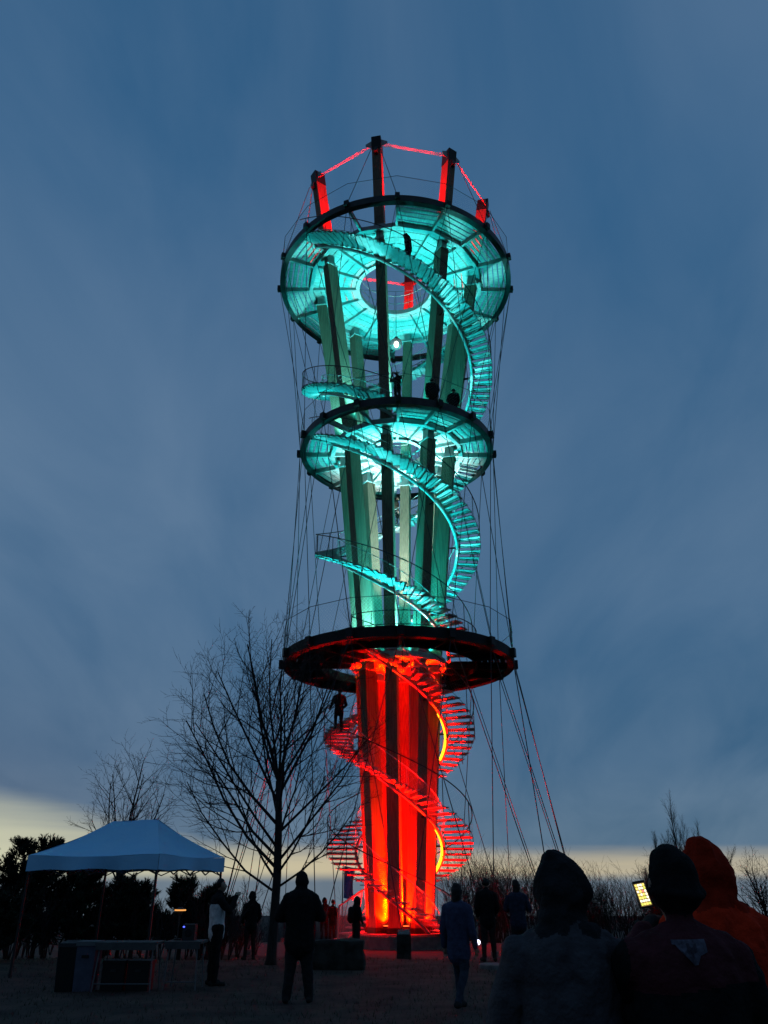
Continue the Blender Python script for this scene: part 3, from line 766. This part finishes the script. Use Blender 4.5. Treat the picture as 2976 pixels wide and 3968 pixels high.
for i in range(4):
    a, b = C4[i] + (ctr - C4[i]) * .04, C4[(i + 1) % 4] + (ctr - C4[(i + 1) % 4]) * .04; g = MB(); n = 4
    for k in range(n):
        p, q = a.lerp(b, k / n), a.lerp(b, (k + 1) / n); z0, z1 = 1.83, 2.12
        g.tube([p + Vector((0, 0, z0)), q + Vector((0, 0, z1))], .014, 4); g.tube([p + Vector((0, 0, z1)), q + Vector((0, 0, z0))], .014, 4)
    g.build('scissor_truss', 'tentpole', tent)

# ------------------------------------------------------------------ things under the tent
def trestle(name, x0, x1, y, label, dy=.6):
    r_ = empty(name, ((x0 + x1) / 2, y, gz(x0, y)), label=label, cat='table', group='tables under the tent'); w = (x1 - x0) / 2
    MB().box(-w, -dy / 2, .70, w, dy / 2, .735).build('table_top', 'table', r_)
    MB().box(-w + .02, -dy / 2 - .004, .62, w - .02, -dy / 2 + .014, .70).build('apron', 'table', r_)
    for sx in (-1, 1):
        for sy in (-1, 1):
            MB().tube([(sx * (w - .08), sy * (dy / 2 - .06), .70), (sx * (w - .04), sy * (dy / 2 - .02), 0)], .013, 6).build('leg', 'tube', r_)
    MB().tube([(-w + .06, -dy / 2 + .05, .12), (w - .06, -dy / 2 + .05, .12)], .010, 6).build('stretcher', 'tube', r_)
    return r_
trestle('trestle_table', -5.36, -4.30, -16.1, 'longer folding table with pale legs under the tent')
trestle('trestle_table', -4.26, -3.62, -15.75, 'shorter folding table carrying the small lamp')
b = empty('wheeled_bin', (-5.85, -16.1, gz(-5.85, -16.1)), label='black lidded bin at the left end of the tables', cat='bin')
MB().hexa([(-.14, -.15, 0), (.14, -.15, 0), (.14, .15, 0), (-.14, .15, 0), (-.17, -.19, .66), (.17, -.19, .66), (.17, .19, .66), (-.17, .19, .66)]).build('body', 'black', b)
MB().hexa([(-.18, -.2, .66), (.18, -.2, .66), (.18, .2, .66), (-.18, .2, .66), (-.16, -.18, .72), (.16, -.18, .72), (.16, .18, .75), (-.16, .18, .75)]).build('lid', 'black', b)
for sx in (-1, 1): MB().tube([(sx * .15 - .02, .17, .07), (sx * .15 + .02, .17, .07)], .07, 12).build('wheel', 'black', b)
b = empty('storage_crate', (-5.53, -16.12, gz(-5.53, -16.12)), label='pale tall plastic crate between the black bin and the table', cat='crate')
M['palecrate'] = mat('pale_crate', (.07, .07, .10), .7, c2=(.10, .10, .14), scale=6)
MB().hexa([(-.15, -.16, 0), (.15, -.16, 0), (.15, .16, 0), (-.15, .16, 0), (-.165, -.18, .68), (.165, -.18, .68), (.165, .18, .68), (-.165, .18, .68)]).build('body', 'palecrate', b)
MB().box(-.18, -.195, .68, .18, .195, .745).build('rim', 'tube', b)
MB().box(-.06, -.197, .50, .06, -.182, .54).build('handle', 'black', b)
for i, (x, lab) in enumerate(((-5.05, 'black box stowed under the longer table, left of its pair'), (-4.62, 'black box stowed under the longer table, right of its pair'))):
    b = empty('black_box', (x, -16.05, gz(x, -16.05)), label=lab, cat='box', group='boxes under the table')
    MB().box(-.19, -.16, 0, .19, .16, .40).build('body', 'black', b); MB().box(-.2, -.17, .40, .2, .17, .45).build('lid', 'black', b); MB().box(-.05, -.175, .28, .05, -.162, .32).build('handle', 'tentpole', b)
b = empty('table_lamp', (-4.25 + .12, -15.7, gz(-4, -15.7) + .735), label='small mushroom lamp with glowing orange rim on the shorter table', cat='lamp')
M['amber'] = mat('amber_glow', (.4, .15, .03), .5, emit=(1, .42, .10), estr=1.1)
g = MB(); g.tube([(0, 0, 0), (0, 0, .03)], .07, 14); g.tube([(0, 0, .03), (0, 0, .40)], .014, 8); g.build('stem', 'tentpole', b)
g = MB(); g.tube([(0, 0, .40), (0, 0, .47)], [.03, .055], 14); g.tube([(0, 0, .495), (0, 0, .53)], [.10, .03], 14); g.build('shade', 'tentpole', b)
MB().tube([(0, 0, .472), (0, 0, .494)], .102, 18).build('glowing_rim', 'amber', b)
b = empty('speaker_box', (-3.92, -15.7, gz(-4, -15.7) + .735), label='small box speaker with a blue light on the shorter table', cat='speaker')
M['bluelight'] = mat('blue_led', (.0, .0, .1), .5, emit=(.06, .09, 1), estr=4)
MB().box(-.11, -.1, 0, .11, .1, .26).build('body', 'tentpole', b); MB().tube([(0, -.1, .13), (0, -.112, .13)], [.07, .06], 16).build('cone', 'black', b)
MB().box(-.105, -.106, .21, -.075, -.1005, .23).build('light', 'bluelight', b)

# ------------------------------------------------------------------ stone, stele, slab, flag
def rock(name, loc, sx, sy, sz, seed, label):
    bm = bmesh.new(); bmesh.ops.create_cube(bm, size=1); bmesh.ops.subdivide_edges(bm, edges=bm.edges[:], cuts=7, use_grid_fill=True)
    from mathutils import noise
    for w in bm.verts:
        c = Vector(w.co); r_ = c.length; e = max(abs(c.x), abs(c.y), abs(c.z)); rd = c.normalized() * .56; c = c.lerp(rd, .16)
        n_ = noise.noise(c * 2.3 + Vector((seed, 0, 0))) * .13 + noise.noise(c * 6 + Vector((0, seed, 0))) * .06
        c *= 1 + n_; w.co = (c.x * sx, c.y * sy, (c.z + .48) * sz)
    me = bpy.data.meshes.new(name); bm.to_mesh(me); bm.free(); me.materials.append(M['stone']); me.polygons.foreach_set('use_smooth', [True] * len(me.polygons))
    o = link(name, me); o.location = loc; tag(o, label, 'stone'); return o
rock('stone_block', (-1.46, -11.95, gz(-1.46, -11.95) - .03), 1.12, .75, .60, 3, 'rough squared stone block in front of the tower foot')
o = empty('concrete_stele', (.03, -6.94, gz(0, -6.94)), label='small grey concrete stele before the tower plinth', cat='stele')
MB().hexa([(-.2, -.13, -.05), (.2, -.13, -.05), (.2, .13, -.05), (-.2, .13, -.05), (-.195, -.12, .58), (.195, -.12, .58), (.195, .12, .70), (-.195, .12, .70)]).build('body', 'stone', o)
MB().hexa([(-.16, -.10, .606), (.16, -.10, .606), (.16, .10, .706), (-.16, .10, .706), (-.16, -.104, .616), (.16, -.104, .616), (.16, .096, .716), (-.16, .096, .716)]).build('plate', 'concrete', o)
g = MB(); g.tube([(0, 0, -.05), (0, 0, .06), (0, 0, .075)], [.33, .33, .31], 28); o = g.build('round_slab', 'concrete'); o.location = (1.94, -11.8, gz(1.94, -11.8)); tag(o, 'flat round concrete slab on the ground right of centre', 'slab')
o = empty('banner_flag', (-2.72, 10.5, gz(-2.72, 10.5)), label='blue banner hanging on a pole behind the left stairs', cat='flag')
z0 = -gz(-2.72, 10.5); MB().tube([(0, 0, -.1), (0, 0, 2.65 + z0)], [.035, .025], 8).build('pole', 'cable', o)
g = MB(); n = 10
for j in range(n + 1):
    for i in range(7):
        t, s_ = j / n, i / 6; g.v.append((.05 + .52 * s_ * (1 - .15 * math.sin(3 * t)), .06 * math.sin(7 * s_ + 2 * t), z0 + 2.5 - 1.42 * t - .1 * s_))
for j in range(n):
    for i in range(6): k = j * 7 + i; g.f.append((k, k + 1, k + 8, k + 7))
g.build('cloth', 'blueflag', o, True)

# ------------------------------------------------------------------ people
def _cap(g, p0, p1, r0, r1, ax=None, n=14):
    p0, p1 = Vector(p0), Vector(p1); d = p1 - p0; L = d.length
    if L < 1e-5: d = Vector((0, 0, 1e-4)); p1 = p0 + d; L = d.length
    d.normalize()
    if ax:   # elliptical, mostly upright piece: X and Y factors
        u_, w_ = Vector((1, 0, 0)), Vector((0, 1, 0)); fx, fy = ax
    else:
        u_ = d.orthogonal().normalized(); w_ = d.cross(u_); fx = fy = 1
    rings = []
    k = 4
    for i in range(k + 1):
        t = -math.pi / 2 + (math.pi / 2) * i / k; rings.append((p0 + d * (r0 * math.sin(t)), r0 * max(math.cos(t), .02)))
    for i in range(k + 1):
        t = (math.pi / 2) * i / k; rings.append((p1 + d * (r1 * math.sin(t)), r1 * max(math.cos(t), .02)))
    o = len(g.v)
    for c, r_ in rings:
        for q in range(n):
            a = 2 * math.pi * q / n; g.v.append(tuple(c + u_ * (math.cos(a) * r_ * fx) + w_ * (math.sin(a) * r_ * fy)))
    for i in range(len(rings) - 1):
        for q in range(n):
            a = o + i * n + q; b = o + i * n + (q + 1) % n; g.f.append((a, b, b + n, a + n))
    g.f.append(tuple(o + q for q in range(n))[::-1]); e = o + (len(rings) - 1) * n; g.f.append(tuple(e + q for q in range(n)))
clouds = bpy.data.textures.new('folds', 'CLOUDS'); clouds.noise_scale = .11; clouds.noise_depth = 2
creases = bpy.data.textures.new('creases', 'MARBLE'); creases.noise_scale = .16; creases.turbulence = 7
def hand_prims(w, d, side, curl=.5, hm=2):
    # palm and five fingers; w wrist, d pointing direction
    w = Vector(w); d = Vector(d).normalized(); sidev = Vector((0, 0, 1)).cross(d)
    if sidev.length < .1: sidev = Vector((1, 0, 0))
    sidev.normalize(); nrm = d.cross(sidev); out = [(w, w + d * .075, .030, .036, None, hm)]
    for i, (o_, l) in enumerate(((-.030, .075), (-.010, .085), (.011, .080), (.030, .062))):
        b = w + d * .095 + sidev * o_; m_ = b + (d * (1 - curl * .5) - nrm * curl * .7).normalized() * l * .55; e = m_ + (d * (.6 - curl) - nrm * .8).normalized() * l * .5
        out += [(b, m_, .0115, .0105, None, hm), (m_, e, .0105, .009, None, hm)]
    b = w + d * .035 + sidev * (.036 * side); m_ = b + (d * .7 + sidev * .6 * side).normalized() * .045; out += [(b, m_, .014, .012, None, hm), (m_, m_ + (d - nrm * .4).normalized() * .03, .012, .010, None, hm)]
    return out
def body(arms, stance='stand', head='hood', lean=0.0, bulk=1.0, hyaw=0.0, jlen=.80, pack=False, hands=True, legs=1.0, arm=0, glove=2):
    """facing +Y, 1.75 m. prims: p0,p1,r0,r1,aniso,mat  (0 jacket 1 trousers 2 skin 3 headwear 4 shoes 5 yoke)"""
    B = bulk; P = []
    def L(z): return lean * max(0, z - .9)
    def q(x, y, z): return Vector((x, y + L(z), z))
    # torso
    P += [(q(0, 0, .96), q(0, -.005, 1.14), .150 * B, .155 * B, (1.10, .80), 0), (q(0, -.005, 1.14), q(0, -.01, 1.33), .155 * B, .165 * B, (1.18, .80), 0),
          (q(0, -.015, 1.33), q(0, -.01, 1.40), .155 * B, .120 * B, (1.22, .82), 0), (q(-.13, -.01, 1.405), q(.13, -.01, 1.405), .078 * B, .078 * B, None, 0),
          (q(0, 0, jlen + .03), q(0, 0, .98), .160 * B, .152 * B, (1.10, .84), 0)]
    P += [(q(0, .0, 1.42), q(0, .012, 1.53), .062, .056, None, 0)]
    # arms
    for s_, (el, wr) in zip((-1, 1), arms):
        sh = q(s_ * .185, -.01, 1.385); el = q(*el); wr = q(*wr)
        P += [(sh, el, .072 * B, .058 * B, None, arm), (el, wr, .058 * B, .044 * B, None, arm)]
        if hands: P += hand_prims(wr + (wr - el).normalized() * .02, wr - el, -s_, hm=glove)
    # legs
    lg = {'stand': ((-.10, 0, .50), (-.12, -.01, .09), (.10, 0, .50), (.13, .0, .09)), 'wide': ((-.12, .01, .50), (-.16, -.02, .09), (.12, .02, .50), (.17, .02, .09)),
          'walk': ((-.09, .14, .52), (-.09, .20, .10), (.10, -.04, .50), (.10, -.30, .14)), 'climb': ((-.10, .20, .62), (-.10, .16, .26), (.10, .02, .48), (.10, -.04, .09))}[stance]
    for s_, (kn, an) in ((-1, lg[:2]), (1, lg[2:])):
        hp = Vector((s_ * .09, 0, .92))
        P += [(hp, Vector(kn), .098 * legs, .070 * legs, None, 1), (Vector(kn), Vector(an), .070 * legs, .055 * legs, None, 1)]
        a = Vector(an); P += [(a + Vector((0, -.05, -.045)), a + Vector((s_ * .03, .16, -.055)), .047, .040, None, 4)]
    # head
    hc = q(0, .02, 1.64); f = Vector((math.sin(-hyaw), math.cos(hyaw), 0)); sd_ = Vector((f.y, -f.x, 0))
    if head == 'hood':
        for q_ in range(6):      # seam ridge over the crown and a gathered rim round the face
            t0, t1 = R(20 + 24 * q_), R(20 + 24 * (q_ + 1)); c_ = hc + Vector((0, 0, .0))
            P += [(c_ + f * (.112 * math.cos(t0)) + Vector((0, 0, .132 * math.sin(t0))), c_ + f * (.112 * math.cos(t1)) + Vector((0, 0, .132 * math.sin(t1))), .016, .016, None, 3)]
        for q_ in range(10):
            t0, t1 = 2 * math.pi * q_ / 10, 2 * math.pi * (q_ + 1) / 10; c_ = hc + f * .072 + Vector((0, 0, -.02))
            P += [(c_ + sd_ * (.082 * math.cos(t0)) + Vector((0, 0, .105 * math.sin(t0))), c_ + sd_ * (.082 * math.cos(t1)) + Vector((0, 0, .105 * math.sin(t1))), .019, .019, None, 3)]
        for q_ in range(5):      # slack cloth at the nape
            zz = -.17 + .035 * q_; P += [(hc - f * (.075 - .008 * q_) + sd_ * -.075 + Vector((0, 0, zz + .02 * (q_ % 2))), hc - f * (.085 - .008 * q_) + sd_ * .075 + Vector((0, 0, zz - .015 * (q_ % 2))), .026, .024, None, 3)]
        P += [(hc - f * .02 + Vector((0, 0, -.02)), hc + f * .005 + Vector((0, 0, .045)), .112, .098, None, 3), (hc + f * .05 + Vector((0, 0, -.05)), hc + f * .055 + Vector((0, 0, .03)), .085, .080, None, 3),
              (hc - f * .035 + Vector((0, 0, -.13)), hc + f * .03 + Vector((0, 0, -.13)), .095, .085, None, 3), (q(-.08, -.03, 1.45), q(.08, -.03, 1.45), .07, .07, None, 3),
              (hc + f * .085 + Vector((0, 0, -.06)), hc + f * .09 + Vector((0, 0, .0)), .060, .062, None, 2), (hc + f * .14 + Vector((0, 0, -.02)), hc + f * .155 + Vector((0, 0, -.035)), .014, .016, None, 2)]
    else:
        P += [(hc + f * .01 + Vector((0, 0, -.03)), hc + f * .0 + Vector((0, 0, .02)), .082, .088, None, 2), (hc + f * .045 + Vector((0, 0, -.085)), hc + f * .04 + Vector((0, 0, -.03)), .052, .068, None, 2),
              (hc + f * .095 + Vector((0, 0, .0)), hc + f * .112 + Vector((0, 0, -.03)), .012, .016, None, 2), (hc + f * .09 + Vector((0, 0, -.065)) - sd_ * .02, hc + f * .09 + Vector((0, 0, -.065)) + sd_ * .02, .012, .012, None, 2)]
        for s_ in (-1, 1): P += [(hc + sd_ * .088 * s_ + Vector((0, 0, -.03)), hc + sd_ * .092 * s_ + Vector((0, 0, .015)), .014, .018, None, 2)]
        if head == 'beanie':
            for q_ in range(12):
                t0, t1 = 2 * math.pi * q_ / 12, 2 * math.pi * (q_ + 1) / 12; c_ = hc + Vector((0, 0, -.015))
                P += [(c_ + f * (.098 * math.cos(t0) - .008) + sd_ * (.090 * math.sin(t0)) + Vector((0, 0, .012 * math.cos(t0))), c_ + f * (.098 * math.cos(t1) - .008) + sd_ * (.090 * math.sin(t1)) + Vector((0, 0, .012 * math.cos(t1))), .024, .024, None, 3)]
            for q_ in range(10):
                t0, t1 = 2 * math.pi * q_ / 10, 2 * math.pi * (q_ + 1) / 10; c_ = q(0, .005, 1.475)
                P += [(c_ + Vector((.078 * math.cos(t0), .075 * math.sin(t0), 0)), c_ + Vector((.078 * math.cos(t1), .075 * math.sin(t1), 0)), .026, .026, None, 0)]
            P += [(hc - f * .01 + Vector((0, 0, -.01)), hc - f * .015 + Vector((0, 0, .06)), .106, .098, None, 3), (hc - f * .012 + Vector((0, 0, .05)), hc - f * .015 + Vector((0, 0, .085)), .098, .078, None, 3)]
        elif head == 'long':
            P += [(hc - f * .015 + Vector((0, 0, .02)), hc - f * .015 + Vector((0, 0, .045)), .100, .088, None, 3), (hc - f * .04 + Vector((0, 0, -.13)), hc - f * .03 + Vector((0, 0, .0)), .085, .095, None, 3)]
        else:
            P += [(hc - f * .018 + Vector((0, 0, .02)), hc - f * .012 + Vector((0, 0, .04)), .092, .085, None, 3)]
    if pack: P += [(q(0, -.24, 1.08), q(0, -.23, 1.34), .13, .12, (1.1, .75), 5)]
    return P
def person(loc, heading, H, prims, mats, label, voxel=.012, fold=.014, yoke=None, group=None, cat='person'):
    k = H / 1.75; g = MB()
    for p in prims: _cap(g, p[0], p[1], p[2], p[3], p[4])
    me = bpy.data.meshes.new('person'); me.from_pydata(g.v, [], g.f)
    t = bpy.data.objects.new('tmp', me); col.objects.link(t)
    m1 = t.modifiers.new('r', 'REMESH'); m1.mode = 'VOXEL'; m1.voxel_size = voxel
    m2 = t.modifiers.new('s', 'SMOOTH'); m2.factor = .5; m2.iterations = 3
    if fold:
        m3 = t.modifiers.new('d', 'DISPLACE'); m3.texture = clouds; m3.strength = fold; m3.mid_level = .5
        m4 = t.modifiers.new('e', 'DISPLACE'); m4.texture = creases; m4.strength = fold * .9; m4.mid_level = .5
    dg = bpy.context.evaluated_depsgraph_get(); nm = bpy.data.meshes.new_from_object(t.evaluated_get(dg))
    bpy.data.objects.remove(t); bpy.data.meshes.remove(me)
    nf = len(nm.polygons); c = np.empty(nf * 3); nm.polygons.foreach_get('center', c); c = c.reshape(-1, 3)
    best = np.full(nf, 1e9); idx = np.zeros(nf, int)
    for p in prims:
        a, b = np.array(p[0]), np.array(p[1]); d = b - a; L2 = max((d * d).sum(), 1e-9); tt = np.clip(((c - a) @ d) / L2, 0, 1)
        v_ = c - (a + tt[:, None] * d)
        if p[4]: v_ = v_ / np.array([p[4][0], p[4][1], 1])
        ds = np.linalg.norm(v_, axis=1) - (p[2] + (p[3] - p[2]) * tt); up_ = ds < best; best[up_] = ds[up_]; idx[up_] = p[5]
    if yoke is not None:
        z = c[:, 2]; xx = np.abs(c[:, 0]); idx[(idx == 0) & (z > yoke + .02 * np.sin(9 * c[:, 0])) & (xx < .24)] = 5
    for m in mats: nm.materials.append(m)
    nm.polygons.foreach_set('material_index', idx.astype(np.int32)); nm.polygons.foreach_set('use_smooth', [True] * nf)
    nm.transform(Matrix.Scale(k, 4)); nm.name = 'person'; nm.update()
    o = link('person', nm); o.location = loc; o.rotation_euler.z = heading; tag(o, label, cat, group); return o
K = {n: cloth('cloth_' + n, c) for n, c in dict(black=(.010, .010, .011), char=(.018, .018, .020), grey=(.058, .052, .058), navy=(.025, .030, .05), blue=(.042, .046, .085), maroon=(.062, .016, .020), red=(.46, .022, .006), dred=(.24, .013, .004), white=(.50, .50, .50), denim=(.03, .035, .05), shoe=(.02, .02, .02), brown=(.05, .04, .03)).items()}
def mats(j, t='char', h='black', y='black', s='shoe'): return [K[j], K[t], M['skin'], K[h] if h in K else M[h], K[s], K[y]]
POCK = (((-.26, -.02, 1.12), (-.21, .12, .96)), ((.26, -.02, 1.12), (.21, .12, .96)))
WIDE = (((-.34, .02, 1.13), (-.12, .27, 1.12)), ((.34, .02, 1.13), (.12, .27, 1.12)))
FRONT = (((-.29, .05, 1.12), (-.08, .26, 1.16)), ((.29, .05, 1.12), (.08, .26, 1.16)))
DOWN = (((-.25, -.02, 1.10), (-.27, .05, .86)), ((.25, -.02, 1.10), (.27, .05, .86)))
RAISE = (((-.27, .16, 1.20), (-.10, .30, 1.42)), ((.27, .16, 1.20), (.10, .30, 1.42)))
# three people close to the camera, seen from behind
person((.44, -27.84, 0), 0, 1.735, body(FRONT, head='hood', hyaw=-1.0, bulk=1.12), mats('grey', 'char', 'char'), 'person in grey fleece with dark hood, hooded head turned right, seen close from behind', .009, .026)
beanie = person((.868, -27.98, 0), 0, 1.73, body((((-.26, .32, 1.20), (.02, .60, 1.44)), ((.30, .03, 1.08), (.16, .22, 1.05))), head='beanie', bulk=1.18, hyaw=.15, glove=4), mats('black', 'char', 'black', 'maroon'), 'person in black beanie and maroon-yoked black jacket holding up a phone', .009, .020, yoke=1.30)
person((1.245, -27.35, 0), .1, 1.815, body(FRONT, head='hood', bulk=1.16), mats('red', 'char', 'dred'), 'person in red hooded jacket at the right edge, behind the beanie', .010, .024)
# pale emblem on the back of the jacket, laid onto the cloth
dg = bpy.context.evaluated_depsgraph_get()
bvh = BVHTree.FromObject(beanie, dg)
def on_back(x, z):
    lx = x; hit = bvh.ray_cast(Vector((lx, -1.2, z)), Vector((0, 1, 0)))
    return hit[0] + Vector((0, -.004, 0)) if hit[0] else Vector((lx, -.2, z))
def decal(name, poly, m, lift=0.0):
    bm = bmesh.new(); vs_ = [bm.verts.new((x, 0, z)) for x, z in poly]; f_ = bm.faces.new(vs_); bmesh.ops.triangulate(bm, faces=[f_]); bmesh.ops.subdivide_edges(bm, edges=bm.edges[:], cuts=3, use_grid_fill=True)
    for w in bm.verts: w.co = on_back(w.co.x, w.co.z) + Vector((0, -lift, 0))
    m_ = bpy.data.meshes.new(name); bm.to_mesh(m_); bm.free(); m_.materials.append(m); return link(name, m_, beanie)
M['emblem'] = mat('emblem_print', (.060, .050, .066), .9, c2=(.13, .12, .16), scale=55, detail=3); M['emblem2'] = mat('emblem_dark', (.045, .035, .05), .8)
ex, ez = -.025, 1.40
em = decal('emblem', [(ex - .062, ez + .045), (ex + .068, ez + .047), (ex + .066, ez + .005), (ex + .034, ez - .008), (ex + .018, ez - .035), (ex + .004, ez - .038), (ex - .014, ez - .012), (ex - .036, ez + .004), (ex - .046, ez + .028), (ex - .062, ez + .030)][::-1], M['emblem'])
for i, pl_ in enumerate(([(-.014, .034), (-.004, .034), (-.006, .004), (-.016, .010)], [(.014, .030), (.026, .034), (.024, .006), (.012, .000)], [(-.002, .018), (.010, .022), (.008, -.014), (.000, -.010)])):
    decal('emblem_mark', [(ex + a, ez + b) for a, b in pl_][::-1], M['emblem2'], .002)
# phone with a lit screen
ph = empty('smartphone', (.945, -27.24, 1.59), label='smartphone with lit yellow icon screen held up beside the beanie', cat='phone')
ph.rotation_euler = (R(-16), R(-9), R(8)); ph.scale = (.82, .82, .82)
g = MB(); pts2 = []
for cx_, cz_, a_ in ((.031, .069, 0), (-.031, .069, 90), (-.031, -.069, 180), (.031, -.069, 270)):
    for q in range(4): aa = R(a_ + 30 * q); pts2.append((cx_ + .006 * math.cos(aa), cz_ + .006 * math.sin(aa)))
n = len(pts2); g.v = [(x, -.004, z) for x, z in pts2] + [(x, .004, z) for x, z in pts2]
g.f = [tuple(range(n)), tuple(range(n, 2 * n))[::-1]] + [(i + n, (i + 1) % n + n, (i + 1) % n, i) for i in range(n)]
g.build('body', 'black', ph)
M['screen'] = mat('screen', (.02, .02, .02), .3, emit=(.75, .52, .16), estr=.42)
sc_ = MB().box(-.033, -.0052, -.064, .033, -.0042, .060).build('screen', 'screen', ph)
IC = [mat('icon_%s' % n_, c, .5, emit=c, estr=e) for n_, c, e in (('yellow', (1, .80, .16), 1.5), ('pale', (1, .93, .72), 1.6), ('red', (1, .25, .18), 1.3), ('green', (.75, .85, .12), 1.3))]
ri = random.Random(3)
icm = []
for m_ in IC: icm.append(MB().box(-.0058, -.0068, -.0058, .0058, -.0056, .0058).mesh('icon', m_))
for r_ in range(7):
    for c_ in range(4):
        i = 2 if (r_, c_) == (2, 2) else ri.choice((0, 0, 0, 1, 1, 3))
        o = link('icon', icm[i], sc_); o.location = (-.0235 + .0157 * c_, 0, .050 - .0172 * r_)
# people further off
person((-1.76, -17.38, gz(-1.7, -17.4)), .06, 1.83, body(WIDE, 'wide', 'hood', bulk=1.32, legs=1.3, jlen=.74), mats('black', 'char', 'black'), 'dark hooded person standing alone with both elbows bent, left of the tower', .011)
person((-3.55, -15.18, gz(-3.5, -15.2)), -1.15, 1.75, body(RAISE, 'stand', 'short', bulk=1.1, arm=5, legs=1.2), mats('white', 'black', 'hair', 'black'), 'person in pale jacket with black shoulders beside the tent', .011, yoke=1.30)
person((.72, -18.1, gz(.7, -18.1)), -.5, 1.65, body(DOWN, 'walk', 'long', bulk=1.12, jlen=.72), mats('blue', 'denim', 'hair'), 'dark-haired person in blue-grey jacket walking past the tower foot', .011)
person((2.0, -10.46, gz(2, -10.5)), .1, 1.77, body(POCK, 'stand', 'short', bulk=1.1), mats('black', 'char', 'hair'), 'person in black standing left of the pair by the round slab', .012)
person((2.66, -11.0, gz(2.6, -11)), -.2, 1.72, body(FRONT, 'stand', 'long', bulk=1.12), mats('navy', 'char', 'hair'), 'person in dark blue jacket standing right of the pair by the round slab', .012)
person((-1.40, -4.5, gz(-1.4, -4.5)), -.9, 1.58, body(POCK, 'stand', 'hood', bulk=1.0, pack=True), mats('black', 'char', 'black', 'black'), 'person with backpack waiting at the entrance balustrade of the tower', .014)
person((-3.10, 4.5, gz(-3.1, 4.5)), .5, 1.62, body(POCK, 'stand', 'hood'), mats('black', 'black', 'black'), 'hooded person, middle of three behind the stone block', .016, group='people waiting behind the tower')
person((-2.78, 4.7, gz(-2.8, 4.7)), -.6, 1.58, body(POCK, 'stand', 'short'), mats('black', 'char', 'hair'), 'bareheaded person, right of three behind the stone block', .016, group='people waiting behind the tower')
person((-3.55, 4.3, gz(-3.5, 4.3)), 1.0, 1.45, body(POCK, 'stand', 'hood'), mats('black', 'char', 'black'), 'shorter person, left of three behind the stone block', .016, group='people waiting behind the tower')
person((-4.05, -8.2, gz(-4.05, -8.2)), .4, 1.6, body(POCK, 'stand', 'hood'), mats('black', 'char', 'black'), 'dark person half hidden behind the bare tree trunk', .016)
tl = empty('pocket_torch', (1.01, -18.14, 0.86), label='small bright torch beside the person in the blue-grey jacket', cat='torch')
M['torch'] = mat('torch_glow', (.5, .5, .6), .4, emit=(.75, .78, 1), estr=3)
MB().tube([(0, 0, 0), (0, .09, .0)], .013, 8).build('body', 'black', tl); MB().tube([(0, -.022, 0), (0, -.002, 0)], [.036, .020], 12).build('lens', 'torch', tl)
# people on the tower
def on_stair(s, off, target, dr, hmin=None):
    best = None
    a0, k, rb, rt, h0, h1, w = SEC[s]
    for i in range(NT):
        ht = h0 + (i + 1) * (h1 - h0) / NT; a, r_ = stair_at(s, off, ht - (h1 - h0) / NT * .5)
        d = abs((math.degrees(a) - target + 180) % 360 - 180)
        if hmin is not None and ht < hmin: continue
        if best is None or d < best[0]: best = (d, a, r_, ht)
    _, a, r_, ht = best; p = pol(r_ + dr, a, ht); return p, a
p, a = on_stair(1, math.pi, -98, .55, 5.0); person(p, a + math.pi / 2 + .4, 1.78, body((((-.28, .06, 1.12), (-.30, .28, 1.05)), ((.28, .0, 1.1), (.2, .16, 1.0))), 'climb', 'short', lean=-.12, bulk=1.08, pack=True), mats('black', 'black', 'hair'), 'dark figure with backpack on the red stairs under the lowest platform', .014)
p, a = on_stair(3, math.pi, 8, .50, 25); person(p, a + math.pi / 2, 1.75, body(POCK, 'stand', 'hood', lean=.12, bulk=1.25, legs=1.2), mats('black', 'black', 'black'), 'dark figure on the top flight under the highest platform', .016)
p, a = on_stair(2, 0, 178, .5, 15); person(p, a + math.pi / 2, 1.75, body(DOWN, 'climb', 'short'), mats('brown', 'char', 'hair'), 'figure between the columns on the rear stairs of the middle storey', .016)
p, a = on_stair(3, 0, -1, .75, 19); person(p, R(150), 1.62, body(RAISE, 'stand', 'short', lean=.05), mats('black', 'black', 'hair'), 'leftmost of three people at the middle platform, arms raised', .016, group='people on the middle platform')
person((1.55, -3.42, 19.955), R(10), 1.78, body(POCK, 'stand', 'short', lean=.1, bulk=1.25), mats('black', 'black', 'hair'), 'middle of three people at the middle platform, broad and standing tallest', .016, group='people on the middle platform')
person((2.50, -2.75, 19.955), R(-20), 1.70, body(POCK, 'stand', 'short', lean=.15, bulk=1.2), mats('black', 'black', 'char'), 'rightmost of three people at the middle platform, seen from the chest up', .016, group='people on the middle platform')
